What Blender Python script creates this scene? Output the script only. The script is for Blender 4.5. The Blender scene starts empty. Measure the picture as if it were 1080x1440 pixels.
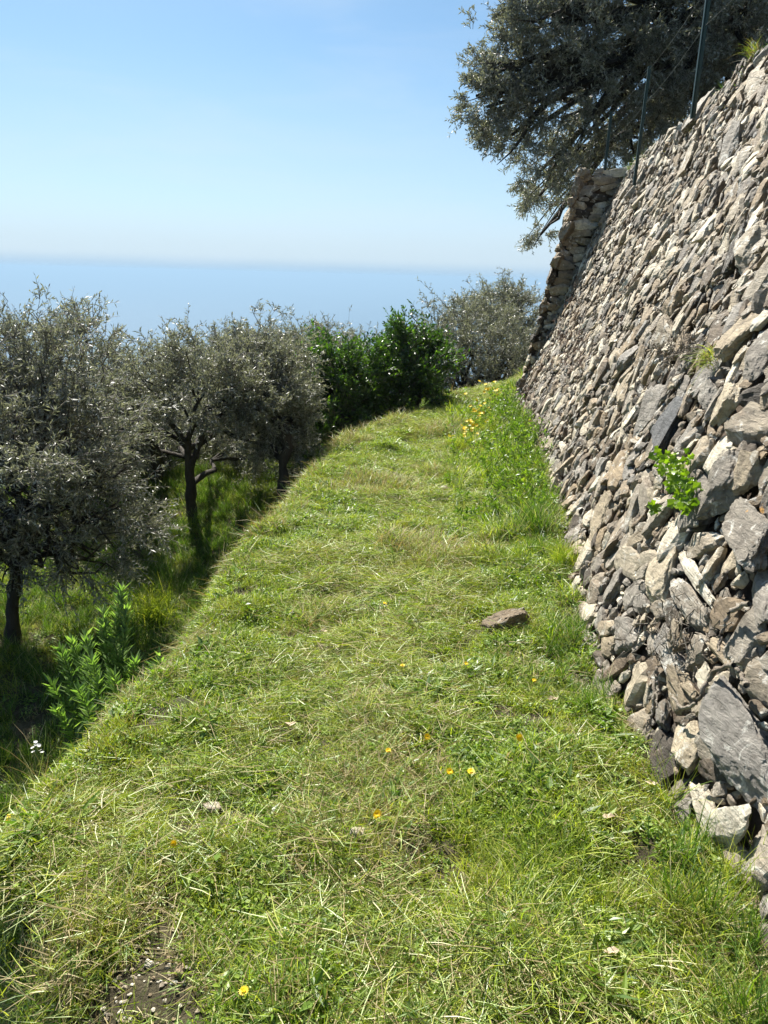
import bpy, math, random
import numpy as np
from mathutils import Vector, Matrix
from mathutils.noise import noise as mnoise

rng = np.random.default_rng(7)
random.seed(7)
SC = bpy.context.scene
COL = SC.collection

# ------------------------------------------------------------------ camera
H = 1.6
PITCH, ROLL, F = math.radians(17.1), math.radians(1.5), 1080.0
FW = np.array([0, math.cos(PITCH), -math.sin(PITCH)])
UP0 = np.array([0, math.sin(PITCH), math.cos(PITCH)])
RT0 = np.array([1.0, 0, 0])
RT = math.cos(ROLL)*RT0 + math.sin(ROLL)*UP0
UP = -math.sin(ROLL)*RT0 + math.cos(ROLL)*UP0
cam_d = bpy.data.cameras.new('camera'); cam = bpy.data.objects.new('camera', cam_d); COL.objects.link(cam)
cam.matrix_world = Matrix(((RT[0], UP[0], -FW[0], 0), (RT[1], UP[1], -FW[1], 0), (RT[2], UP[2], -FW[2], H), (0, 0, 0, 1)))
cam_d.sensor_fit = 'HORIZONTAL'; cam_d.sensor_width = 36.0; cam_d.lens = 36.0*F/1080
cam_d.clip_start = 0.05; cam_d.clip_end = 300000
SC.camera = cam

# ------------------------------------------------------------------ light
SUN_EL, SUN_AZ = math.radians(50), math.radians(-21)      # azimuth from +Y, to the left
world = bpy.data.worlds.new("World"); SC.world = world; world.use_nodes = True
wn = world.node_tree.nodes; wl = world.node_tree.links
sky = wn.new('ShaderNodeTexSky'); sky.sky_type = 'NISHITA'; sky.sun_disc = False
sky.sun_elevation = SUN_EL; sky.sun_rotation = SUN_AZ
sky.altitude = 0; sky.air_density = 0.8; sky.dust_density = 0.9; sky.ozone_density = 10
tint = wn.new('ShaderNodeMix'); tint.data_type = 'RGBA'; tint.blend_type = 'MULTIPLY'; tint.inputs[0].default_value = 1; tint.inputs[7].default_value = (1.15, 1.22, 1.0, 1)
wl.new(sky.outputs[0], tint.inputs[6]); 
# far air over the sea: the sky whitens softly towards the horizon, with faint high cloud
tc = wn.new('ShaderNodeTexCoord'); sx_ = wn.new('ShaderNodeSeparateXYZ'); wl.new(tc.outputs['Generated'], sx_.inputs[0])
def wramp(sock, stops):
    r = wn.new('ShaderNodeValToRGB'); e = r.color_ramp.elements; r.color_ramp.interpolation = 'EASE'
    while len(e) < len(stops): e.new(.5)
    for q, (p, c) in zip(e, stops): q.position = p; q.color = (*c, 1)
    wl.new(sock, r.inputs[0]); return r.outputs[0]
hcol = wramp(sx_.outputs[2], [(0, (.34, .485, .63)), (.003, (.36, .50, .64)), (.020, (.50, .61, .715)), (.07, (.52, .63, .76))])
hfac = wramp(sx_.outputs[2], [(0, (1, 1, 1)), (.02, (.85,)*3), (.10, (.45,)*3), (.26, (0, 0, 0))])
sc10 = wn.new('ShaderNodeMix'); sc10.data_type = 'RGBA'; sc10.blend_type = 'MULTIPLY'; sc10.inputs[0].default_value = 1; sc10.inputs[7].default_value = (10, 10, 10, 1); wl.new(hcol, sc10.inputs[6])
hm = wn.new('ShaderNodeMix'); hm.data_type = 'RGBA'; wl.new(hfac, hm.inputs[0]); wl.new(tint.outputs[2], hm.inputs[6]); wl.new(sc10.outputs[2], hm.inputs[7])
mp_ = wn.new('ShaderNodeMapping'); mp_.inputs['Scale'].default_value = (2.2, 2.2, 11); mp_.inputs['Rotation'].default_value = (.05, .09, 0); wl.new(tc.outputs['Generated'], mp_.inputs[0])
cn = wn.new('ShaderNodeTexNoise'); cn.inputs['Scale'].default_value = 1.6; cn.inputs['Detail'].default_value = 6; cn.inputs['Roughness'].default_value = .55; cn.inputs['Distortion'].default_value = .4; wl.new(mp_.outputs[0], cn.inputs['Vector'])
cfac = wramp(cn.outputs[0], [(.42, (0, 0, 0)), (.74, (.2,)*3)])
cm_ = wn.new('ShaderNodeMix'); cm_.data_type = 'RGBA'; wl.new(cfac, cm_.inputs[0]); wl.new(hm.outputs[2], cm_.inputs[6]); cm_.inputs[7].default_value = (5.7, 6.6, 7.6, 1)
wl.new(cm_.outputs[2], wn['Background'].inputs[0]); wn['Background'].inputs[1].default_value = 0.05
sd = bpy.data.lights.new('sun', 'SUN'); sd.energy = 5.0; sd.angle = math.radians(0.53); sd.color = (1.0, 0.95, 0.86)
so = bpy.data.objects.new('sun', sd); COL.objects.link(so)
sdir = Vector((math.sin(SUN_AZ)*math.cos(SUN_EL), math.cos(SUN_AZ)*math.cos(SUN_EL), math.sin(SUN_EL)))
so.rotation_euler = (-sdir).to_track_quat('-Z', 'Y').to_euler()
SC.view_settings.view_transform = 'Standard'; SC.view_settings.look = 'None'
SC.view_settings.exposure = 1.40; SC.view_settings.gamma = 1
SC.render.engine = 'CYCLES'
SC.cycles.use_denoising = True
SC.cycles.volume_bounces = 0
SC.cycles.sample_clamp_direct = 1.3; SC.cycles.sample_clamp_indirect = 3
SC.cycles.max_bounces = 5; SC.cycles.diffuse_bounces = 3; SC.cycles.glossy_bounces = 2; SC.cycles.transmission_bounces = 3; SC.cycles.transparent_max_bounces = 4

# ------------------------------------------------------------------ helpers
def ray(x, y):
    d = (x-540)/F*RT - (y-720)/F*UP + FW
    return d
CAMP = np.array([0, 0, H])
def at(x, y, Y):                       # a point of the place at distance Y ahead
    d = ray(x, y); return CAMP + d*(Y/d[1])
def gp(x, y, z):
    d = ray(x, y); return CAMP + d*((z-H)/d[2])
def smooth(a, b, x):
    t = np.clip((x-a)/(b-a), 0, 1); return t*t*(3-2*t)
def tag(o, label=None, cat=None, group=None, kind=None):
    for k, v in (('label', label), ('category', cat), ('group', group), ('kind', kind)):
        if v: o[k] = v
    return o
def empty(name, loc):
    o = bpy.data.objects.new(name, None); o.location = loc; o.empty_display_size = .2; COL.objects.link(o); return o
def mesh_np(name, V, faces_flat, face_sizes, mats, mat_idx=None, attrs=None, smooth_f=False):
    me = bpy.data.meshes.new(name)
    V = np.asarray(V, np.float32); ff = np.asarray(faces_flat, np.int32); fs = np.asarray(face_sizes, np.int32)
    me.vertices.add(len(V)); me.vertices.foreach_set('co', V.ravel())
    me.loops.add(len(ff)); me.loops.foreach_set('vertex_index', ff)
    me.polygons.add(len(fs)); st = np.zeros(len(fs), np.int32); st[1:] = np.cumsum(fs)[:-1]
    me.polygons.foreach_set('loop_start', st)
    try: me.polygons.foreach_set('loop_total', fs)
    except Exception: pass
    for m in mats: me.materials.append(m)
    if mat_idx is not None: me.polygons.foreach_set('material_index', np.asarray(mat_idx, np.int32))
    me.polygons.foreach_set('use_smooth', np.full(len(fs), bool(smooth_f)))
    for k, (a, dom) in (attrs or {}).items():
        a = np.asarray(a, np.float32)
        at_ = me.attributes.new(k, 'FLOAT', dom); at_.data.foreach_set('value', a.ravel())
    me.update(calc_edges=True)
    return me
def link(name, me, parent=None, world_loc=None):
    o = bpy.data.objects.new(name, me); COL.objects.link(o)
    if parent is not None:
        o.parent = parent; o.location = -Vector(parent.location)   # meshes are made in world coordinates
    return o
class MB:
    """collects faces with several materials"""
    def __init__(s): s.V = []; s.F = []; s.S = []; s.M = []; s.A = []; s.n = 0
    def add(s, V, F, mi=0, rnd=0.5):
        V = np.asarray(V, float); F = np.asarray(F, int)
        s.V.append(V); s.F.append((F+s.n).ravel()); s.S.append(np.full(len(F), F.shape[1])); s.M.append(np.full(len(F), mi))
        s.A.append(np.broadcast_to(np.asarray(rnd, float), (len(V),)).copy()); s.n += len(V)
    def mesh(s, name, mats, smooth_f=False):
        return mesh_np(name, np.concatenate(s.V), np.concatenate(s.F), np.concatenate(s.S), mats, np.concatenate(s.M), {'rnd': (np.concatenate(s.A), 'POINT')}, smooth_f)
def nrm(v): return v/np.maximum(np.linalg.norm(v, axis=-1, keepdims=True), 1e-9)
def rand_unit(n):
    return nrm(rng.normal(size=(n, 3)))
def leaves(mb, P, A, L, W, mi=0, N=None, fold=.25, rnd=None):
    """rhomb leaves with a slight fold: P base, A direction, L length, W width"""
    n = len(P); A = nrm(A); N = rand_unit(n) if N is None else N
    S = nrm(np.cross(A, N)); U = np.cross(S, A)
    L = np.broadcast_to(L, (n,))[:, None]; W = np.broadcast_to(W, (n,))[:, None]
    m = P + A*L*.45
    V = np.stack([P, m+S*W*.5+U*W*fold, P+A*L, m-S*W*.5+U*W*fold], 1).reshape(-1, 3)
    i = np.arange(n)*4
    Fc = np.stack([np.stack([i, i+1, i+2], 1), np.stack([i, i+2, i+3], 1)], 1).reshape(-1, 3)
    r = rng.random(n) if rnd is None else rnd
    mb.add(V, Fc, mi, np.repeat(r, 4))
def tubes(mb, paths, radii, sides=3, mi=0, rnd=.5):
    """paths (N,K,3), radii (N,K)"""
    paths = np.asarray(paths, float); N_, K, _ = paths.shape
    T = np.gradient(paths, axis=1); T = nrm(T)
    ref = np.where(np.abs(T[..., 2:3]) > .9, np.array([1.0, 0, 0]), np.array([0, 0, 1.0]))
    X = nrm(np.cross(T, ref)); Y = np.cross(T, X)
    a = np.arange(sides)*2*math.pi/sides
    ring = paths[:, :, None]+radii[:, :, None, None]*(X[:, :, None]*np.cos(a)[:, None]+Y[:, :, None]*np.sin(a)[:, None])
    V = ring.reshape(-1, 3)
    n, k, s = np.meshgrid(np.arange(N_), np.arange(K-1), np.arange(sides), indexing='ij')
    b = n*K*sides+k*sides
    s2 = (s+1) % sides
    Fc = np.stack([b+s, b+s2, b+sides+s2, b+sides+s], -1).reshape(-1, 4)
    mb.add(V, Fc, mi, rnd)
def curve_path(a, b, K=6, wob=.05, sag=0):
    t = np.linspace(0, 1, K)[:, None]; a = np.asarray(a, float); b = np.asarray(b, float)
    p = a+(b-a)*t + rng.normal(size=(K, 3))*wob*np.sin(t*math.pi)
    p[:, 2] += sag*np.sin(t[:, 0]*math.pi)
    return p

# ------------------------------------------------------------------ materials
def mat(name):
    m = bpy.data.materials.new(name); m.use_nodes = True
    nt = m.node_tree; nt.nodes.clear()
    out = nt.nodes.new('ShaderNodeOutputMaterial')
    return m, nt, out
def N(nt, t, **kw):
    n = nt.nodes.new(t)
    for k, v in kw.items():
        if k.startswith('i_'):
            n.inputs[k[2:].replace('_', ' ')].default_value = v
        else: setattr(n, k, v)
    return n
def ramp(nt, fac, stops):
    r = nt.nodes.new('ShaderNodeValToRGB'); e = r.color_ramp.elements
    while len(e) < len(stops): e.new(.5)
    for q, (p, c) in zip(e, stops):
        q.position = p; q.color = (*c, 1) if len(c) == 3 else c
    nt.links.new(fac, r.inputs[0]); return r.outputs[0]
def mix(nt, fac, a, b, mode='MIX'):
    m = nt.nodes.new('ShaderNodeMix'); m.data_type = 'RGBA'; m.blend_type = mode
    for s, v in ((m.inputs[0], fac), (m.inputs[6], a), (m.inputs[7], b)):
        if isinstance(v, (int, float)): s.default_value = v
        elif isinstance(v, tuple): s.default_value = (*v, 1)
        else: nt.links.new(v, s)
    return m.outputs[2]
def noise(nt, scale, detail=4, rough=.6, coord=None, dist=0):
    n = N(nt, 'ShaderNodeTexNoise'); n.inputs['Scale'].default_value = scale; n.inputs['Detail'].default_value = detail
    n.inputs['Roughness'].default_value = rough; n.inputs['Distortion'].default_value = dist
    if coord is None: coord = N(nt, 'ShaderNodeNewGeometry').outputs['Position']
    nt.links.new(coord, n.inputs['Vector']); return n.outputs[0]
def attr(nt, name, typ='GEOMETRY'):
    a = N(nt, 'ShaderNodeAttribute'); a.attribute_name = name; a.attribute_type = typ; return a.outputs['Fac']
def leaf_mat(name, stops, back=None, trans=.35, tcol=None, rough=.45, spec=.5, patch=None, backmix=.8):
    m, nt, out = mat(name)
    c = ramp(nt, attr(nt, 'rnd'), stops)
    if patch:
        sc_, lo, hi, pc, amt = patch
        f = ramp(nt, noise(nt, sc_, 3), [(lo, (0, 0, 0)), (hi, (amt,)*3)])
        c = mix(nt, f, c, pc)
    cf = c
    if back:
        g = N(nt, 'ShaderNodeNewGeometry'); mm = N(nt, 'ShaderNodeMath', operation='MULTIPLY'); mm.inputs[1].default_value = backmix
        nt.links.new(g.outputs['Backfacing'], mm.inputs[0]); cf = mix(nt, mm.outputs[0], c, back)
    p = N(nt, 'ShaderNodeBsdfPrincipled'); nt.links.new(cf, p.inputs['Base Color'])
    p.inputs['Roughness'].default_value = rough; p.inputs['Specular IOR Level'].default_value = spec
    t = N(nt, 'ShaderNodeBsdfTranslucent')
    nt.links.new(mix(nt, 1.0, c, tcol or (1.2, 1.3, .5), 'MULTIPLY'), t.inputs[0])
    ms = N(nt, 'ShaderNodeMixShader'); ms.inputs[0].default_value = trans
    nt.links.new(p.outputs[0], ms.inputs[1]); nt.links.new(t.outputs[0], ms.inputs[2]); nt.links.new(ms.outputs[0], out.inputs[0])
    return m
def solid_mat(name, stops, scale=5, rough=.85, bump=.3, bscale=30, spec=.3, stretch=None, bdist=.02):
    m, nt, out = mat(name)
    pos = N(nt, 'ShaderNodeNewGeometry').outputs['Position']
    if stretch:
        mp = N(nt, 'ShaderNodeMapping'); mp.inputs['Scale'].default_value = stretch; nt.links.new(pos, mp.inputs[0]); pos = mp.outputs[0]
    c = ramp(nt, noise(nt, scale, 6, .65, pos), stops)
    p = N(nt, 'ShaderNodeBsdfPrincipled'); nt.links.new(c, p.inputs['Base Color']); p.inputs['Roughness'].default_value = rough
    p.inputs['Specular IOR Level'].default_value = spec
    b = N(nt, 'ShaderNodeBump'); b.inputs['Strength'].default_value = bump; b.inputs['Distance'].default_value = bdist
    nt.links.new(noise(nt, bscale, 6, .7, pos), b.inputs['Height']); nt.links.new(b.outputs[0], p.inputs['Normal'])
    nt.links.new(p.outputs[0], out.inputs[0]); return m

def stone_mat(name, mult=1.0, slate=False):
    m, nt, out = mat(name)
    pos = N(nt, 'ShaderNodeNewGeometry').outputs['Position']
    r = attr(nt, 'rnd')
    if slate:
        base = ramp(nt, noise(nt, 9, 5, .6, pos), [(.3, (.07, .075, .085)), (.7, (.14, .145, .155))])
    else:
        base = ramp(nt, r, [(0, (.05, .045, .04)), (.12, (.13, .10, .07)), (.25, (.25, .195, .13)), (.4, (.17, .16, .15)), (.55, (.30, .25, .18)), (.7, (.21, .20, .19)), (.85, (.38, .33, .25)), (1, (.55, .52, .45))])
    mott = ramp(nt, noise(nt, 16, 7, .7, pos, .6), [(.3, (.45, .42, .38)), (.5, (1.0, .98, .95)), (.75, (1.45, 1.42, 1.34))])
    c = mix(nt, 1.0, base, mott, 'MULTIPLY')
    rust = ramp(nt, noise(nt, 5.5, 5, .7, pos, 1), [(.58, (0, 0, 0)), (.75, (.5,)*3)])
    c = mix(nt, rust, c, (.22, .145, .085))
    lich = ramp(nt, noise(nt, 11, 8, .72, pos, .8), [(.56 if not slate else .7, (0, 0, 0)), (.64 if not slate else .8, (.8,)*3)])
    c = mix(nt, lich, c, (.58, .57, .53))
    dk = ramp(nt, noise(nt, 30, 4, .7, pos, .3), [(.28, (.8,)*3), (.4, (0, 0, 0))])  # scattered dark flecks paint shadowed crevices into the stone colour
    c = mix(nt, dk, c, (.05, .045, .04))
    orl = ramp(nt, noise(nt, 4.3, 6, .7, pos, .2), [(.705, (0, 0, 0)), (.73, (.8,)*3)])
    c = mix(nt, orl, c, (.55, .28, .05))
    c = mix(nt, 1.0, c, (mult, mult*.99, mult*.95), 'MULTIPLY')
    p = N(nt, 'ShaderNodeBsdfPrincipled'); nt.links.new(c, p.inputs['Base Color']); p.inputs['Roughness'].default_value = .72
    p.inputs['Specular IOR Level'].default_value = .35
    b1 = N(nt, 'ShaderNodeBump'); b1.inputs['Strength'].default_value = 1.0; b1.inputs['Distance'].default_value = .022
    mp = N(nt, 'ShaderNodeMapping'); mp.inputs['Scale'].default_value = (1, .5, 2.2); mp.inputs['Rotation'].default_value = (.5, .3, .2); nt.links.new(pos, mp.inputs[0])
    nt.links.new(noise(nt, 26, 8, .72, mp.outputs[0], .5), b1.inputs['Height'])
    b2 = N(nt, 'ShaderNodeBump'); b2.inputs['Strength'].default_value = .6; b2.inputs['Distance'].default_value = .004
    nt.links.new(noise(nt, 130, 4, .7, pos), b2.inputs['Height']); nt.links.new(b1.outputs[0], b2.inputs['Normal'])
    nt.links.new(b2.outputs[0], p.inputs['Normal']); nt.links.new(p.outputs[0], out.inputs[0]); return m

M_stone = stone_mat('rubble stone', 1.17)
M_rock = stone_mat('dull rock', .75)
M_slate = stone_mat('slate stone', 1.0, True)
M_earth = solid_mat('wall earth', [(.3, (.05, .035, .025)), (.7, (.14, .11, .08))], 12, .95, 1, 40)
M_soil = solid_mat('soil', [(.25, (.03, .024, .014)), (.5, (.065, .055, .03)), (.8, (.2, .165, .10))], 7, .95, 1, 45)
M_bark = solid_mat('olive bark', [(.3, (.02, .017, .014)), (.7, (.085, .075, .062))], 9, .9, 1, 35, .3, (1, 1, .25), .03)
M_twig = solid_mat('grey twig', [(.3, (.10, .09, .075)), (.7, (.22, .20, .17))], 20, .8, .3)
M_root = solid_mat('dry root', [(.3, (.11, .08, .055)), (.7, (.38, .34, .28))], 14, .85, .8, 60)
M_post = solid_mat('green painted post', [(.3, (.006, .022, .018)), (.7, (.012, .035, .028))], 20, .4, .1, 60, .5)
M_wire = solid_mat('grey wire', [(.3, (.22, .22, .21)), (.7, (.36, .36, .35))], 20, .4, .1)
M_olive = leaf_mat('olive leaf', [(0, (.075, .083, .055)), (.5, (.15, .158, .112)), (1, (.28, .285, .215))], (.45, .45, .40), .36, (1.05, 1.08, .75), .36, .7)
M_laurel = leaf_mat('glossy dark leaf', [(0, (.02, .045, .014)), (.6, (.045, .09, .02)), (.85, (.09, .16, .03)), (1, (.2, .3, .05))], (.06, .10, .035), .3, (1.4, 1.8, .4), .3, .6)
M_grass = leaf_mat('green grass blade', [(0, (.05, .10, .012)), (.4, (.19, .275, .024)), (.75, (.36, .45, .05)), (1, (.56, .55, .13))], None, .36, (1.3, 1.4, .4), .4, .5, (1.6, .47, .66, (.38, .37, .05), .6))
M_lush_shade = leaf_mat('lush shade-dark grass blade', [(0, (.035, .08, .012)), (.5, (.085, .165, .02)), (1, (.19, .30, .04))], None, .4, (1.2, 1.3, .4), .45, .4)  # lush green darkened further, painting the olives' shade into the blade colour
M_cut = leaf_mat('cut grass', [(0, (.08, .16, .03)), (.35, (.22, .34, .07)), (.65, (.34, .43, .14)), (.88, (.44, .46, .20)), (1, (.52, .48, .27))], None, .28, (1.1, 1.2, .5), .45, .38, (1.9, .6, .75, (.36, .29, .10), .4))
M_straw = leaf_mat('dry straw', [(0, (.24, .19, .09)), (.5, (.38, .31, .16)), (1, (.5, .43, .26))], None, .25, (1.1, 1, .6), .6, .3)
M_weed = leaf_mat('weed leaf', [(0, (.05, .105, .014)), (.5, (.13, .215, .03)), (1, (.28, .37, .06))], None, .38, (1.3, 1.5, .4), .42, .5)
M_herb = leaf_mat('herb leaf', [(0, (.09, .16, .05)), (.6, (.16, .25, .085)), (1, (.30, .40, .16))], (.24, .30, .17), .5, (1.2, 1.4, .4), .4, .5)
M_vivid = leaf_mat('bright creeper leaf', [(0, (.08, .15, .012)), (1, (.22, .32, .03))], None, .45, (1.3, 1.5, .3), .35, .5)
M_yellow = leaf_mat('yellow petal', [(0, (.80, .52, .01)), (1, (.9, .70, .02))], None, .3, (1, .95, .4), .5, .3)
M_white = leaf_mat('white petal', [(0, (.7, .7, .68)), (1, (.85, .85, .84))], None, .3, (1, 1, 1), .5, .3)
M_dead = leaf_mat('dead leaf', [(0, (.36, .27, .17)), (1, (.55, .46, .33))], None, .1, (1, .9, .7), .7, .3)
M_brownvine = solid_mat('dry vine', [(.3, (.08, .045, .035)), (.7, (.2, .13, .10))], 20, .85, .4)
M_stem = leaf_mat('green stem', [(0, (.07, .13, .03)), (1, (.14, .2, .05))], None, .2)

# ------------------------------------------------------------------ terrain shape
def fbm(x, y, s, seed=0, oct=4):
    x = np.asarray(x, float); y = np.asarray(y, float); out = np.zeros(np.broadcast(x, y).shape); a = 1.0; tot = 0
    r = np.random.default_rng(100+seed)
    for o in range(oct):
        for k in range(3):
            th = r.random()*6.28; ph = r.random()*6.28; f = s*(2**o)*(.8+.4*r.random())
            out += a*np.sin((x*math.cos(th)+y*math.sin(th))*f+ph+1.7*np.sin((x*math.sin(th)-y*math.cos(th))*f*.63+ph*2))/3
        tot += a; a *= .52
    return out/tot*1.6
_bY = [-6, 0, 1.7, 2.3, 3, 4, 5, 7.2, 9.5, 12, 15]; _bX = [1.0, 1.0, .99, .91, .91, 1.02, 1.16, 1.40, 1.50, 2.26, 3.1]
def wbase(s): return np.interp(s, _bY, _bX)
_tY = [-6, 1, 3, 5.9, 7.5, 9.5]; _tZ = [3.55, 3.55, 3.5, 3.36, 3.02, 2.82]
def wtop(s): return np.interp(s, _tY, _tZ)
_eY = [-6, 0, 1.25, 1.5, 1.8, 2.6, 3.5, 4.3, 5.5, 7.6, 9.1, 11, 12.3, 14, 17, 25]; _eX = [-.5, -.52, -.60, -.78, -1.07, -.99, -.9, -.84, -.67, -.45, .2, .95, 1.7, 2.9, 5.2, 12]
def edge(Y): return np.interp(Y, _eY, _eX)
def gz(x, Y):
    x = np.asarray(x, float); Y = np.asarray(Y, float)
    x, Y = np.broadcast_arrays(x, Y)
    e = edge(Y)+.07*fbm(x*0, Y, 3.0, 3)+.05*fbm(x*0, Y, 11, 13)*smooth(1.0, 2, Y); d = e-x
    z = .03*fbm(x, Y, 2.2, 1)+.02*fbm(x, Y, 8, 2)+.014*fbm(x, Y, 19, 8)
    wid = .5
    drop = 1.0
    z = z - drop*smooth(-.08, wid, d)*np.where(Y > 6.6, .62+.38*(1-smooth(6.6, 8, Y)), 1) + .04*fbm(x, Y, 1.3, 5)*smooth(0, 1, d)
    # lower terraces
    for k, (dd, dr) in enumerate(((3.6, 1.3), (8, 1.6), (13, 2.0), (19, 2.4), (26, 3))):
        z = z - dr*smooth(dd, dd+.9, d+.4*fbm(x, Y, .4, 9+k))
    z = z - .25*smooth(13, 20, Y)*(Y-13)*(x < 200)*smooth(-2, 4, d)
    # small rise at the foot of the wall
    fw_ = x-wbase(np.clip(Y, -6, 15))
    z = z + .10*smooth(-.45, 0, fw_)*smooth(3, 5, Y)
    # hill behind the wall
    yy = np.clip(Y, -6, 9.5)
    zz = np.minimum((fw_-.38)/.42, wtop(yy)-.08)
    zz = np.where(fw_ > 2.8, zz+.05*fbm(x, Y, 1.1, 6)+.28*np.clip(fw_-3.5, 0, 40), zz)
    inside = smooth(14.0, 12.0, Y)
    z = np.where((fw_ > .3) & (Y < 14), np.maximum(z, zz*inside), z)
    return z
# near ground as one sheet with finer steps near the camera
def axis(segs):
    out = []
    for a, b, st in segs: out.append(np.arange(a, b, st))
    return np.unique(np.round(np.concatenate(out), 4))
gx = axis([(-60, -12, 1.5), (-12, -2.5, .2), (-2.5, 2.6, .045), (2.6, 12, .3), (12, 60.1, 1.5)])
gy = axis([(-8, 0, .3), (0, 12.5, .055), (12.5, 30, .3), (30, 46.1, 1.2)])
GX, GY = np.meshgrid(gx, gy)
GZ = gz(GX, GY)
nx_, ny_ = len(gx), len(gy)
V = np.stack([GX, GY, GZ], -1).reshape(-1, 3)
i, j = np.meshgrid(np.arange(ny_-1), np.arange(nx_-1), indexing='ij'); b = (i*nx_+j)
Fq = np.stack([b, b+1, b+nx_+1, b+nx_], -1).reshape(-1, 4)
tag(link('ground', mesh_np('ground', V, Fq.ravel(), np.full(len(Fq), 4), [M_soil], smooth_f=True)), kind='structure')
# hillside running down to the coast, and the headland
M_hill = solid_mat('far hillside', [(.3, (.025, .04, .02)), (.55, (.06, .075, .035)), (.75, (.16, .14, .10))], .012, .95, .2, .05)
SEA = -400.0
hy = np.concatenate([np.linspace(44, 400, 40), np.linspace(420, 4200, 80)]); hx = np.concatenate([np.linspace(-3500, -400, 50), np.linspace(-380, 380, 60), np.linspace(400, 3000, 30)])
HX, HY = np.meshgrid(hx, hy)
z0 = gz(np.clip(HX, -60, 60), np.full_like(HX, 46.0))
fall = np.interp(HY, [44, 120, 500, 1100, 1900, 2300], [0, 30, 150, 290, 385, 402])
HZ = -13-fall + 14*fbm(HX, HY, .009, 21)*smooth(60, 500, HY) + 6*fbm(HX, HY, .03, 22)*smooth(200, 600, HY)
head = 95*np.exp(-(((HX+1230)/330)**2+((HY-3300)/380)**2)) + 60*np.exp(-(((HX+520)/420)**2+((HY-3500)/300)**2)) + 30*np.exp(-(((HX+1900)/500)**2+((HY-3000)/300)**2))
coast = SEA+9-9*smooth(2250, 2450, HY+250*fbm(HX, HY, .0025, 30))
HZ = np.maximum(HZ, coast) ; HZ = np.where(HY > 1900, np.maximum(HZ-4, SEA-6+head), HZ)
HZ = np.where(HY < 60, np.minimum(HZ, -14), HZ)
V = np.stack([HX, HY, HZ], -1).reshape(-1, 3); i, j = np.meshgrid(np.arange(len(hy)-1), np.arange(len(hx)-1), indexing='ij'); b = i*len(hx)+j
Fq = np.stack([b, b+1, b+len(hx)+1, b+len(hx)], -1).reshape(-1, 4)
tag(link('hillside', mesh_np('hillside', V, Fq.ravel(), np.full(len(Fq), 4), [M_hill], smooth_f=True)), kind='structure')
# sea
m, nt, out = mat('sea water'); p = N(nt, 'ShaderNodeBsdfPrincipled'); p.inputs['Base Color'].default_value = (.012, .05, .09, 1)
p.inputs['Roughness'].default_value = .35; p.inputs['IOR'].default_value = 1.33
bb = N(nt, 'ShaderNodeBump'); bb.inputs['Strength'].default_value = .5; bb.inputs['Distance'].default_value = 2
nt.links.new(noise(nt, .02, 5), bb.inputs['Height']); nt.links.new(bb.outputs[0], p.inputs['Normal']); nt.links.new(p.outputs[0], out.inputs[0])
a = np.linspace(0, 2*math.pi, 97)[:-1]; rr = 90000
V = np.concatenate([[[0, 0, SEA]], np.stack([rr*np.cos(a), rr*np.sin(a), np.full(96, SEA)], 1)])
Ft = np.array([[0, k+1, (k+1) % 96+1] for k in range(96)])
tag(link('sea', mesh_np('sea', V, Ft.ravel(), np.full(96, 3), [m])), kind='structure')

# ------------------------------------------------------------------ stones
def icosphere(level):
    import bmesh
    bm = bmesh.new(); bmesh.ops.create_icosphere(bm, subdivisions=level, radius=1)
    V = np.array([v.co[:] for v in bm.verts]); Fc = np.array([[v.index for v in f.verts] for f in bm.faces]); bm.free()
    return V, Fc
ICO = {l: icosphere(l) for l in (2, 3, 4, 5)}
def stone_protos(level, n, seed, rough=.05, flat=False):
    V, Fc = ICO[level]; r_ = np.random.default_rng(seed); out = []
    for k in range(n):
        k0 = int(r_.integers(5, 10))
        nn = nrm(r_.normal(size=(k0, 3))); hh = r_.uniform(.52, .92, k0)
        nn = np.concatenate([nn, [[1, 0, 0], [-1, 0, 0], [0, 1, 0], [0, -1, 0], [0, 0, 1], [0, 0, -1]]])
        nn[k0:] = nrm(nn[k0:]+r_.normal(size=(6, 3))*.22)
        hh = np.concatenate([hh, r_.uniform(.55, .85, 2), r_.uniform(.55, .85, 2), r_.uniform(.5, .72, 2)])
        D = V@nn.T; R = np.where(D > .05, hh/np.maximum(D, .05), 9).min(1); R = np.minimum(R, 1.15)
        P = V*R[:, None]
        if rough:
            o = r_.random(3)*50
            w = 2.2
            nz = np.array([mnoise(Vector(q*w+o))+.5*mnoise(Vector(q*w*2.7+o))+.3*mnoise(Vector(q*w*6+o)) for q in P])
            P = P*(1+rough*nz[:, None])
        out.append(P)
    return np.array(out)
PR = {2: stone_protos(2, 50, 1, .11), 3: stone_protos(3, 40, 2, .14), 4: stone_protos(4, 20, 3, .15), 5: stone_protos(5, 14, 4, .15)}

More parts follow.
